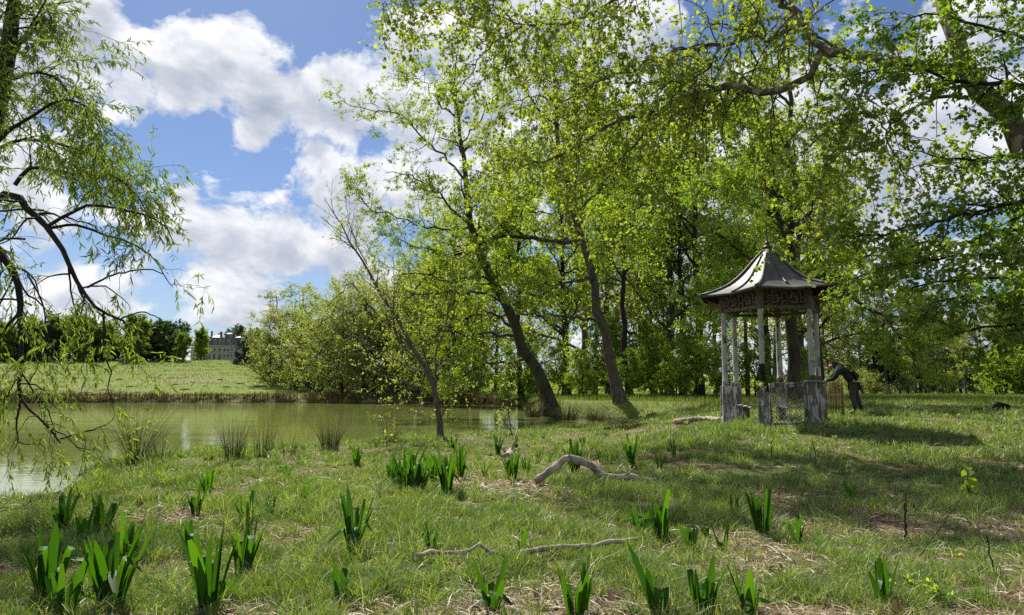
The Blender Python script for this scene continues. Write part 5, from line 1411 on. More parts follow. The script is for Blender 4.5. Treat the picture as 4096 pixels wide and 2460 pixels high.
    # ears, nose
    fm = MB()
    for s in (-1, 1): fm.lathe([(.004, -.03), (.016, -.015), (.018, .01), (.004, .03)], 8, (-.60, s * .098 - .005, 1.285))
    fm.tube([(-.715, -.01, 1.285), (-.742, -.01, 1.255), (-.715, -.01, 1.245)], [.012, .017, .012], 6)
    fm.build('face_details', skinm, body)
    em = MB()
    for s in (-1, 1): em.lathe([(.002, -.009), (.011, 0), (.002, .009)], 8, (-.712, s * .034 - .01, 1.298))
    em.tube([(-.715, -.03, 1.212), (-.722, -.01, 1.208), (-.715, .01, 1.212)], [.004, .006, .004], 5)
    em.build('eyes', boot, body)
    # small bag on the lower back, worn with a strap
    bg = plain('bag_cloth', (.014, .012, .014), (.03, .026, .03), 10, .8, .2)
    b = thing('shoulder_bag', 'dark shoulder bag slung over the back of the bending person', 'bag', tuple(g), -az); b.scale = (k, k, k)
    m = MB()
    rot = Matrix.Rotation(rad(-38), 3, 'Y')
    m.box((.045, -.02, 1.115), (.11, .34, .26), np.array(rot), taper=.8)
    o = m.build('bag_body', bg, b); bv = o.modifiers.new('b', 'BEVEL'); bv.width = .035; bv.segments = 3
    m = MB(); m.tube([(.03, -.13, 1.19), (-.16, -.165, 1.26), (-.33, -.12, 1.40), (-.42, .02, 1.43), (-.44, .15, 1.33), (-.36, .19, 1.13), (-.16, .165, 1.02), (-.0, .1, 1.03)], [.014] * 8, 6)
    m.build('strap', bg, b)
visitor()

def sack():
    rng = np.random.default_rng(71)
    g = ground(3980, 1652)
    t = thing('sack', 'crumpled black sack lying in the grass near the right edge', 'sack', tuple(g), -.5)
    a = np.linspace(0, 2 * PI, 28, endpoint=False); rings = []
    prof = [(.55, -.03), (.62, .05), (.56, .14), (.40, .25), (.20, .33), (.03, .36)]
    for k, (r, z) in enumerate(prof):
        w = 1 + .16 * np.sin(3 * a + k) + .10 * np.sin(5 * a - 2 * k) + rng.normal(0, .05, 28)
        rings.append(np.stack([r * w * np.cos(a) * .75 + .18 * z, r * w * np.sin(a) * .45, z + .05 * np.sin(2 * a + k) + 0.12 * np.cos(a) * (z > .1)], 1))
    V = np.array(rings).reshape(-1, 3); idx = np.arange(len(V)).reshape(len(prof), 28)
    Fq = np.stack([idx[:-1], np.roll(idx[:-1], -1, 1), np.roll(idx[1:], -1, 1), idx[1:]], -1).reshape(-1, 4)
    m = MB(); m.raw(V * .72, Fq, smooth=False)
    bm_ = plain('black_plastic', (.004, .004, .005), (.010, .010, .012), 8, .9, .4, spec=.05)
    m.build('sack_body', bm_, t)
    k = MB(); k.tube([(-.30, 0, .08), (-.42, .02, .10), (-.52, .0, .05), (-.60, -.03, .03)], [.07, .035, .05, .02], 7); k.build('sack_neck', bm_, t)
sack()

# =================================================================== dead wood lying about
def lying(name, label, pts, r0, r1, mat, seed, lift=.02, cat='branch', stubs=()):
    """pts: (photo x, photo y, height above ground)"""
    rng = np.random.default_rng(seed)
    P = []
    for x, y, h in pts:
        g = ground(x, y); P.append(g)
    # height above the soil is given directly; keep the plan position at the first point's depth plane
    Q = []
    for (x, y, h), g in zip(pts, P):
        if h > 0:
            D0 = np.interp(x, [pts[0][0], pts[-1][0]], [P[0][1], P[-1][1]]) if pts[-1][0] > pts[0][0] else P[0][1]
            q = at(x, y, D0)
        else: q = g + [0, 0, lift]
        Q.append(q)
    base = Q[0].copy()
    R = resample(Q, 26, .006, rng)
    rr = np.linspace(r0, r1, 26) * (1 + .16 * rng.normal(size=26))
    m = MB(); m.tube(R - base, np.maximum(rr, r1 * .5), 9)
    if r1 > .011:
        for q in range(5):                              # broken side twigs and knots
            i = int(rng.integers(4, 24)); d = norm(rng.normal(size=3) + [0, 0, .5]); l = r0 * rng.uniform(1.5, 6)
            m.tube([R[i] - base, R[i] - base + d * l * .6, R[i] - base + d * l + [0, 0, l * .1]], [rr[i] * .45, rr[i] * .3, rr[i] * .2], 5)
    o = m.build(name, mat, None, tuple(base)); tag(o, label, cat)
    return o
lying('fallen_branch', 'bleached crooked fallen branch arching over the grass in the middle distance',
      [(2140, 1945, 0), (2190, 1890, 1), (2240, 1855, 1), (2262, 1834, 1), (2330, 1845, 1), (2360, 1860, 1), (2400, 1895, 1), (2440, 1905, 1), (2520, 1908, 1), (2600, 1925, 1), (2625, 1935, 0)], .06, .032, B_DEAD, 81, .06)
lying('fallen_branch', 'long thin bleached branch bent like a wave across the near grass',
      [(1660, 2262, 0), (1760, 2245, 0), (1820, 2215, 1), (1885, 2195, 1), (1922, 2176, 1), (1960, 2205, 1), (2020, 2230, 1), (2080, 2243, 0), (2150, 2240, 0), (2230, 2228, 0), (2340, 2222, 0), (2450, 2210, 0), (2545, 2195, 0)], .016, .020, B_DEAD, 82, .07)
lying('broken_branch', 'short pale broken branch end sticking up at the end of the wavy branch',
      [(2535, 2180, 0), (2560, 2155, 1), (2580, 2130, 1), (2600, 2108, 1)], .022, .014, B_DEAD, 83)
lying('fallen_log', 'pale bark-free log lying at the water edge left of the pavilion', [(2700, 1697, 0), (2760, 1688, 0), (2820, 1684, 0), (2880, 1690, 0)], .07, .05, B_DEAD, 84, .07, 'log')
lying('plank', 'mossy old plank lying in the grass right of the person', [(3540, 1637, 0), (3600, 1634, 0), (3690, 1630, 0)], .06, .06, B_DEAD, 85, .06, 'plank')
lying('fallen_branch', 'thin pale pole lying in the grass beyond the plank', [(3720, 1626, 0), (3800, 1623, 0), (3870, 1622, 0)], .04, .03, B_DEAD, 86, .05)
lying('broken_branch', 'short broken grey stick propped in the grass left of centre', [(955, 1950, 0), (985, 1938, 1), (1010, 1926, 1)], .02, .014, B_DEAD, 87)
lying('rotten_stump', 'rotten broken wood stump among the strap leaves left of the arching branch', [(2030, 1832, 0), (2040, 1815, 1), (2050, 1800, 1)], .10, .05, B_DEAD, 88, .0, 'stump')
lying('bare_stem', 'upright dark cut stem with a dry side twig in the right foreground', [(3623, 2172, 0), (3622, 2090, 1), (3622, 1975, 1)], .011, .008, B_WILLOW, 89, 0, 'stem')
lying('dry_twig', 'dry twig rising to the right from the upright cut stem', [(3628, 2005, 1), (3690, 1955, 1), (3760, 1925, 1)], .006, .004, B_GREY, 90, 0, 'twig')
lying('bare_stem', 'leaning dry stem slanting down left of the upright cut stem', [(3345, 1945, 1), (3420, 2020, 1), (3470, 2065, 1), (3540, 2180, 0)], .005, .011, B_WILLOW, 91, 0, 'stem')
lying('bramble_cane', 'arched reddish bramble cane between the leaning stem and the upright stem', [(3450, 2095, 0), (3500, 2065, 1), (3545, 2055, 1), (3615, 2068, 1)], .005, .004, B_PINE, 92, 0, 'cane')
def bramble():
    g = ground(3675, 2232); D = g[1]
    t = thing('bramble', 'bramble cane carrying three dark green leaves in the right foreground', 'plant', tuple(g))
    rng = np.random.default_rng(93)
    P = resample([g, at(3720, 2170, D), at(3780, 2080, D), at(3830, 2010, D), at(3880, 1952, D)], 16, .004, rng) - g
    m = MB(); m.tube(P, np.linspace(.007, .004, 16), 6); m.tube(resample([P[-1], at(3872, 1910, D) - g, at(3868, 1875, D) - g], 6), [.003] * 6, 5); m.build('cane', B_PINE, t)
    m = MB()
    q = [P[-1], at(3870, 1880, D) - g, P[-2]]
    for p in q: leaves(rng, m, np.array([[p, p + [0.01, 0, .01]]]), 4, .10, .2, .75, along=.1, droop=.1, up=.9, shape='oval', cl=0)
    m.build('leaf', L_MID, t)
bramble()
for n, (px, py, ph, lab) in enumerate([(3085, 1835, 75, 'dark bare upright twig in the grass in front of the pavilion'), (3260, 1865, 115, 'taller of two bare stems in front of the pavilion lattice'),
                                       (3240, 1850, 60, 'shorter of two bare stems in front of the pavilion lattice'), (3965, 2300, 150, 'thin leafless stem near the lower right corner')]):
    g = ground(px, py); h = ph / F * g[1]; r = np.random.default_rng(200 + n)
    m = MB(); m.tube(resample([(0, 0, -.03), (.01, 0, h * .5), (.03 * (-1) ** n, 0, h)], 8, .006, r), np.linspace(.007, .004, 8), 5)
    tag(m.build('bare_stem', B_WILLOW, None, tuple(g)), lab, 'stem')
# =================================================================== strap-leaved clumps
CLUMP_Y = []
def strap_clump(px, py, hpx, label, seed, nl=None, width=1.0, wide=.28, name='leafy_clump'):
    rng = np.random.default_rng(seed)
    g = ground(px, py); g[2] -= .015
    H = hpx / F * g[1] * 1.16
    n = int(round(nl * 1.75 + .5))
    mb = MB()
    for i in range(n):
        a = 2 * PI * i / n + rng.normal(0, .35)
        rad_ = .012 + .022 * math.sqrt(rng.random()) * (n / 8)
        p = np.array([math.cos(a) * rad_, math.sin(a) * rad_, 0])
        h = H * rng.uniform(.62, 1.08); w = width * rng.uniform(.032, .056) * min(1.15, .35 + H / .55)
        lean = wide * rng.uniform(.25, 1.25)
        out = np.array([math.cos(a), math.sin(a), 0])
        face = a + rng.normal(0, .5)
        side = np.array([-math.sin(face), math.cos(face), 0])
        k = 9; t = np.linspace(0, 1, k)
        fold = rng.random() < .42                       # tip folded over, catching the light
        pos = p[None] + out[None] * (lean * h * (t ** 1.6))[:, None] + np.array([0, 0, 1])[None] * (h * (t - .10 * lean * t ** 2))[:, None]
        twist = rng.normal(0, .25)
        if fold:
            kk = int(rng.integers(5, 8)); d = norm(out * rng.uniform(.5, 1.0) + np.array([0, 0, rng.uniform(-.9, -.1)]) + rng.normal(0, .2, 3))
            for j in range(kk, k): pos[j] = pos[kk - 1] + d * (h / (k - 1)) * (j - kk + 1) * .75
        prof = np.array([.45, .62, .8, .94, 1.0, .98, .86, .62, .10])
        if rng.random() < .4: prof[-1] = .45; prof[-2] = .7         # bitten or frosted tip
        tang = np.gradient(pos, axis=0); tang = norm(tang)
        sd = norm(side[None] + twist * t[:, None] * out[None]); sd = norm(sd - (sd * tang).sum(1, keepdims=True) * tang)
        nr = np.cross(sd, tang)
        cup = .22 * (1 - t * .6)
        ww = w * prof * .5 * (1 + .06 * rng.normal(size=k))
        V = np.stack([pos - sd * ww[:, None] + nr * (cup * ww)[:, None], pos, pos + sd * ww[:, None] + nr * (cup * ww)[:, None]], 1).reshape(-1, 3)
        idx = np.arange(k * 3).reshape(k, 3)
        Fq = np.concatenate([np.stack([idx[:-1, c], idx[:-1, c + 1], idx[1:, c + 1], idx[1:, c]], -1) for c in (0, 1)])
        cv = np.full(len(Fq), np.clip(rng.normal(.45, .25), 0, .87))
        if fold and rng.random() < .3 or rng.random() < .06: cv[[k - 2, 2 * k - 3]] = rng.uniform(.92, 1)
        mb.raw(V, Fq, 0, cv)
    o = mb.build(name, L_CLUMP, None, tuple(g)); o.rotation_euler = (0, 0, rng.uniform(-.2, .2))
    tag(o, label, 'plant', 'strap leaved clumps in the grass')
    CLUMP_Y.append((g[0], g[1]))

CL = [
 (185, 2411, 272, 'tall strap leaved clump with curled tips left of the widest foreground clump', 9), (262, 2478, 235, 'bright clump cut by the bottom edge in front of the leftmost tall clump', 7),
 (440, 2445, 285, 'widest foreground clump with spreading glossy leaves near the lower left corner', 10), (498, 2268, 190, 'clump half hidden behind the widest lower left clump', 7),
 (249, 2139, 165, 'narrow upright clump nearest the left shore of the pond', 4), (400, 2150, 150, 'bushy clump with white curled tips right of the narrow shore clump', 8),
 (330, 2180, 118, 'small clump between the narrow shore clump and the bushy one', 4), (834, 2448, 290, 'big upright clump at the bottom edge, second large one from the left', 9),
 (973, 2297, 195, 'tall clump with one backlit bright leaf right behind the second large clump', 8), (760, 2212, 118, 'dark clump of splayed leaves behind the second large clump', 5),
 (782, 2066, 115, 'slim dark clump below the brown rush tufts on the left', 5), (829, 1980, 88, 'small clump with a white tip just above the slim dark one', 4),
 (985, 2112, 118, 'medium clump with glossy drooping leaves left of the broken grey stick', 6), (1083, 2060, 60, 'small clump with one pale shining leaf', 4),
 (1147, 1914, 62, 'little clump topped by a pale bent leaf near the left bank', 3), (1217, 2002, 60, 'little dark upright clump in the left middle grass', 3),
 (1356, 2402, 150, 'single thin dark leaf shoot at the bottom left of centre', 2), (1416, 2210, 235, 'tall open clump of spear leaves standing alone left of centre', 8),
 (1723, 2205, 102, 'short clump of three leaves above the left end of the wavy branch', 4), (2091, 2216, 118, 'single broad leaf shoot behind the wavy branch', 2),
 (1427, 1862, 75, 'yellowish ragged clump near the bank left of the dense patch', 6), (1578, 1932, 95, 'left clump of the dense patch in front of the young tree', 11),
 (1625, 1948, 135, 'tallest clump in the dense patch in front of the young tree', 17), (1677, 1962, 128, 'front clump of the dense patch in front of the young tree', 13),
 (1732, 1926, 95, 'right clump of the dense patch in front of the young tree', 10), (1787, 1973, 150, 'clump just right of the dense patch, with a pointed base', 11),
 (1845, 1914, 118, 'clump with one tall pale leaf right of the dense patch', 6), (1816, 1805, 62, 'small dark clump at the foot of the young tree', 4),
 (1940, 1902, 55, 'tiny clump between the dense patch and the rotten stump', 3), (1992, 1822, 80, 'upright clump left of the rotten stump', 6),
 (2047, 1920, 100, 'broad clump in front of the rotten stump', 11), (2105, 1892, 66, 'small clump touching the broad clump in front of the stump', 4),
 (2065, 1793, 45, 'small far clump behind the rotten stump', 4), (2152, 1834, 38, 'low clump between the stump and the arching branch', 4), (2204, 1840, 32, 'lowest clump left of the arching branch', 3),
 (2300, 1898, 118, 'wide dark clump growing through the arching branch', 12), (2401, 1850, 58, 'dark clump above the right bend of the arching branch', 5), (2440, 1852, 55, 'second dark clump above the right end of the arching branch', 4),
 (2523, 1873, 118, 'pale edged clump right of the arching branch', 8), (2639, 1880, 55, 'small yellow green clump beyond the right end of the arching branch', 4),
 (2331, 1786, 46, 'farthest grassy clump near the cove', 6), (2557, 2135, 112, 'two leaf clump left of the broad clump on the right of centre', 4),
 (2644, 2170, 180, 'broad splayed clump beside the upturned branch end', 8), (1972, 2448, 185, 'upright ragged clump at the bottom centre', 6),
 (2308, 2472, 185, 'low spreading clump at the bottom edge right of centre', 9), (2627, 2472, 235, 'two tall bright leaves at the bottom edge, one bent white', 3),
 (2546, 2475, 62, 'low leaf tip beside the two tall bright leaves', 3), (2697, 1832, 76, 'dark folded leaf pair on the right middle grass', 3),
 (2763, 2207, 130, 'open three leaf clump right of the broad splayed clump', 4), (2730, 2086, 62, 'slim clump behind the open three leaf clump', 3), (2827, 2159, 66, 'small narrow clump right of the open three leaf clump', 3),
 (2891, 2213, 100, 'narrow bright shoot pair in front of the small narrow clump', 3), (2936, 2062, 76, 'small dark clump in the right middle grass', 4), (3048, 2147, 165, 'tall loose clump in shade on the right', 7),
 (3190, 2177, 146, 'single broad dark leaf standing on the right', 2), (3405, 2014, 78, 'grassy dark clump behind the leaning dry stem', 5), (3538, 2437, 192, 'clump of three dark leaves at the lower right', 4),
 (2812, 2475, 195, 'bright clump with white bent tips at the bottom edge, right of the two tall leaves', 6), (2994, 2485, 205, 'rightmost bright clump cut by the bottom edge', 6),
]
for i, (px, py, h, lab, n) in enumerate(CL): strap_clump(px, py, h, lab, 500 + i, n)

# =================================================================== dandelions and other small flowers
Y_PETAL = plain('dandelion_yellow', (.75, .42, .01), (.85, .60, .02), 60, .7, 0)
STEM = plain('flower_stem', (.06, .10, .02), (.10, .16, .03), 20, .7, 0)
PALE_Y = plain('primrose_petal', (.65, .66, .25), (.8, .8, .4), 40, .7, 0)
def flower(px, py, label, petal, seed, h=.10, r=.02, n=16, name='dandelion'):
    rng = np.random.default_rng(seed)
    g = ground(px, py + h * F / 6 * .6)
    D = g[1]; top = at(px, py, D) - g
    t = thing(name, label, 'flower', tuple(g), 0, 'dandelions' if name == 'dandelion' else None)
    m = MB(); m.tube([(0, 0, -.02), top * .5 + [.004, 0, 0], top], [.0025, .002, .002], 5); m.build('stem', STEM, t)
    m = MB()
    for ring, (rr, up) in enumerate(((1, .1), (.75, .5), (.45, 1.0))):
        for k in range(n):
            a = 2 * PI * k / n + ring; d = np.array([math.cos(a), math.sin(a), 0]); s = np.array([-math.sin(a), math.cos(a), 0])
            e = top + d * r * rr + np.array([0, 0, r * .5 * up])
            m.poly([top + [0, 0, .002 * ring], top + d * r * rr * .7 - s * r * .17 + [0, 0, r * .5 * up], e, top + d * r * rr * .7 + s * r * .17 + [0, 0, r * .5 * up]], [(0, 1, 2, 3)], 0, rng.random())
    m.build('flower_head', petal, t)
for i, (px, py, lab, r) in enumerate([(1712, 2226, 'dandelion by the left end of the wavy branch', .02), (2672, 1934, 'dandelion beyond the right end of the arching branch', .02), (2810, 1874, 'dandelion left of the dark bare twig below the pavilion', .02),
                                      (3226, 1977, 'large dandelion in the middle of the right grass', .026), (3844, 2220, 'dandelion at the right below the bramble cane', .024), (3532, 1740, 'far dandelion in the shade below the fence', .02)]):
    flower(px, py, lab, Y_PETAL, 700 + i, .09, r)
for i, (px, py, lab) in enumerate([(3787, 1660, 'pale yellow flower in the shaded grass left of the sack, left one of the pair'), (3835, 1661, 'pale yellow flower in the shaded grass nearest to the sack')]):
    flower(px, py, lab, PALE_Y, 720 + i, .10, .07, 6, 'primrose')

# low leafy weed at the lower right
def weed(px, py, label, seed, n=26):
    rng = np.random.default_rng(seed); g = ground(px, py)
    st = []
    for i in range(n // 3):
        a = rng.uniform(0, 6.28); r = rng.uniform(.02, .16); st.append(resample([(r * .5 * math.cos(a), r * .5 * math.sin(a), -.01), (r * math.cos(a), r * math.sin(a), rng.uniform(.06, .14))], 4))
    P = np.array(st); m = MB(); m.tubes(P, np.full(P.shape[:2], .0018), 4, 1)
    leaves(rng, m, P, n * 3, .045, .3, .5, along=.1, droop=.05, up=1.2, shape='oval', cl=.2, t=(.5, 1))
    tag(m.build('weed', [L_GREEN, STEM], None, tuple(g)), label, 'plant')
weed(3660, 2390, 'low weed with small bright paired leaves near the lower right corner', 731, 30)
weed(3740, 2440, 'second low weed at the bottom edge near the lower right corner', 732, 22)

# =================================================================== rushes, sedge tussocks, brush heaps
def rush(px, py, hpx, label, seed, n=70, spread=.42, dry=0., name='rush_tuft', curl=.5, base=.18, wd=.006, mat=None):
    rng = np.random.default_rng(seed); g = ground(px, py); D = g[1]
    H = hpx / F * D
    a = rng.uniform(0, 2 * PI, n); r = base * np.sqrt(rng.random(n))
    k = 7; t = np.linspace(0, 1, k)
    h = H * rng.uniform(.45, 1.05, n); ln = spread * rng.uniform(.1, 1.2, n)
    out = np.stack([np.cos(a), np.sin(a) * .8, 0 * a], 1)
    p0 = np.stack([np.cos(a) * r, np.sin(a) * r, 0 * a - .05], 1)
    bend = curl * rng.uniform(0, 1, n) ** 2
    pos = p0[:, None] + out[:, None] * (ln[:, None] * h[:, None] * t[None] ** 1.4)[..., None] + np.array([0, 0, 1])[None, None] * (h[:, None] * (t[None] - bend[:, None] * t[None] ** 3 * .6))[..., None]
    pos[:, :, :2] += rng.normal(0, .01, (n, 1, 2)) * t[None, :, None]
    R = np.maximum(wd, .36 * D / 700) * (1 - .75 * t)[None].repeat(n, 0) * rng.uniform(.7, 1.2, (n, 1)) * .6
    m = MB(); m.tubes(pos, R, 3, 0, np.clip(rng.random(n) * .72 + dry * rng.random(n), 0, 1))
    tag(m.build(name, mat or L_RUSH, None, tuple(g)), label, 'rushes', 'tufts along the bank')
rush(545, 1850, 285, 'largest spreading rush tuft on the left bank leaning left over the water', 801, 110, .75)
rush(640, 1850, 150, 'low rush tuft just right of the largest left one', 802, 50, .6)
rush(440, 1865, 90, 'arching dark sedge at the left point of the bank', 803, 70, 1.6, curl=1.2)
rush(935, 1835, 200, 'dense dark rush tuft at the middle of the bank', 804, 90, .42)
rush(1056, 1832, 190, 'slim upright rush tuft right of the dense dark one', 805, 55, .26)
rush(1150, 1825, 115, 'short rush tuft with curved blades between the slim and the straw coloured one', 806, 40, .5)
rush(1322, 1800, 150, 'straw coloured grass tuft on the bank left of the young tree', 807, 150, .5, .6)
rush(1562, 1775, 120, 'thin sparse grass tuft just left of the young tree', 808, 45, .5, .4)
rush(2135, 1668, 95, 'tall dry sedge tussock at the foot of the mossy leaning tree', 811, 170, .45, .55, 'sedge_tussock', 1.0, .5)
rush(2260, 1680, 90, 'broad sedge tussock bending over the cove', 812, 260, .75, .45, 'sedge_tussock', 1.5, .7)
rush(2385, 1682, 70, 'grassy tussock with bleached blades hanging into the cove', 813, 170, .8, .8, 'sedge_tussock', 1.7, .5)
rush(2210, 1640, 60, 'sedge behind the broad tussock under the leaning trees', 814, 160, .5, .3, 'sedge_tussock', 1.0, .8)
def heap(px, py, hpx, wpx, label, seed, mat, n=260, leafm=None):
    rng = np.random.default_rng(seed); g = ground(px, py); D = g[1]; H = hpx / F * D; Wd = wpx / F * D / 2
    a = rng.uniform(0, 6.28, n); r = np.sqrt(rng.random(n))
    p = np.stack([np.cos(a) * r * Wd, np.sin(a) * r * Wd * .6, 0 * a - .05], 1)
    d = norm(rng.normal(size=(n, 3)) + [0, 0, 1.2]); k = 8; pts = [p]; L = H * rng.uniform(.7, 1.8, n) * (1.1 - r)
    for i in range(k - 1):
        d = norm(d + rng.normal(0, .28, (n, 3)) + [0, 0, -.22]); pts.append(pts[-1] + d * (L / (k - 1))[:, None])
    P = np.stack(pts, 1); P[:, :, 2] = np.maximum(P[:, :, 2], -.05)
    m = MB(); m.tubes(P, np.full(P.shape[:2], max(.006, .3 * D / 700 * .5)), 3, 0, rng.random(n))
    if leafm: leaves(rng, m, P, 90, .07, .3, .7, cl=0, slot=1)
    tag(m.build('bramble_heap', [mat, leafm] if leafm else mat, None, tuple(g)), label, 'brambles')
heap(2530, 1710, 85, 230, 'tangled brown bramble heap at the end of the cove', 821, L_REED, 420, L_OLIVE)
heap(2440, 1690, 50, 160, 'low dark brush beside the tangled bramble heap', 822, L_REED, 220)
heap(150, 1604, 60, 170, 'dark twiggy brush nest on the far left shore', 823, L_REED, 320)
heap(2790, 1690, 28, 200, 'low grey brush behind the pale log by the pavilion', 824, L_REED, 220)

# reeds along the far shore: a fringe nobody could count
def reed_fringe():
    rng = np.random.default_rng(831)
    seg = []
    pl = [SHORE[i] for i in range(len(SHORE))]
    i0 = len(SHORE) - 2 - 6
    pts = np.array([on_plane(x, y) for x, y in [(2060, 1625), (1900, 1618), (1500, 1613), (1200, 1611), (500, 1610), (260, 1611), (0, 1612), (-300, 1612)]])
    s = np.concatenate([[0], np.cumsum(np.linalg.norm(np.diff(pts, axis=0), axis=1))])
    n = 9000
    q = rng.uniform(0, s[-1], n)
    x = np.interp(q, s, pts[:, 0]); y = np.interp(q, s, pts[:, 1]) + rng.uniform(-.2, 1.3, n)
    hm = .25 + .7 * fbm(q * .35, q * 0, 3, 4) ** 1.5 * 1.6
    h = hm * rng.uniform(.5, 1.1, n)
    z = np.maximum(height(x, y), 0) - .05
    a = rng.uniform(0, 6.28, n); w = .045 * rng.uniform(.6, 1.3, n)
    sd = np.stack([np.cos(a), np.sin(a), 0 * a], 1); ln = rng.normal(0, .28, (n, 2))
    b = np.stack([x, y, z], 1); tpt = b + np.stack([ln[:, 0] * h, ln[:, 1] * h, h], 1)
    V = np.stack([b - sd * w[:, None], b + sd * w[:, None], tpt + sd * w[:, None] * .3, tpt - sd * w[:, None] * .3], 1).reshape(-1, 3)
    m = MB(); m.raw(V, np.arange(n * 4).reshape(n, 4), 0, rng.random(n), False)
    stuff(m.build('dry_reeds', L_REED), 'fringe of dry brown reeds along the far shore', 'reeds')
reed_fringe()

# =================================================================== grass
def blades(rng, x, y, h, w, lean, k=3, twistdir=None):
    n = len(x); z = height(x, y) - .01
    a = rng.uniform(0, 2 * PI, n); f = rng.uniform(0, 2 * PI, n)
    o = np.stack([np.cos(a), np.sin(a), 0 * a], 1); s = np.stack([np.cos(f), np.sin(f), 0 * f], 1)
    b = np.stack([x, y, z], 1)
    out = []
    for t, ww in ((0, 1.), (.5, .85), (1., .12)):
        c = b + o * (lean * h * t ** 1.7)[:, None] + np.array([0, 0, 1])[None] * (h * t * (1 - .22 * np.minimum(lean, 1.5) * t))[:, None]
        out += [c - s * (w * ww * .5)[:, None], c + s * (w * ww * .5)[:, None]]
    V = np.stack(out, 1).reshape(-1, 3)
    base = np.arange(n)[:, None] * 6
    Fq = np.concatenate([base + np.array([0, 1, 3, 2]), base + np.array([2, 3, 5, 4])])
    return V, Fq

def straw_mask(x, y):
    """0..1 where last year's dead grass shows: mostly the right foreground"""
    u = x / y
    m = fbm(x * .55 + 3, y * .55, 4, 21)
    bias = -.08 * (1 - sstep(-.3, .1, u)) + .15 * sstep(-.1, .5, u) * (1 - sstep(7, 13, y)) + .05 * (1 - sstep(4.5, 7, y))
    return sstep(.50, .70, m + bias - .02)

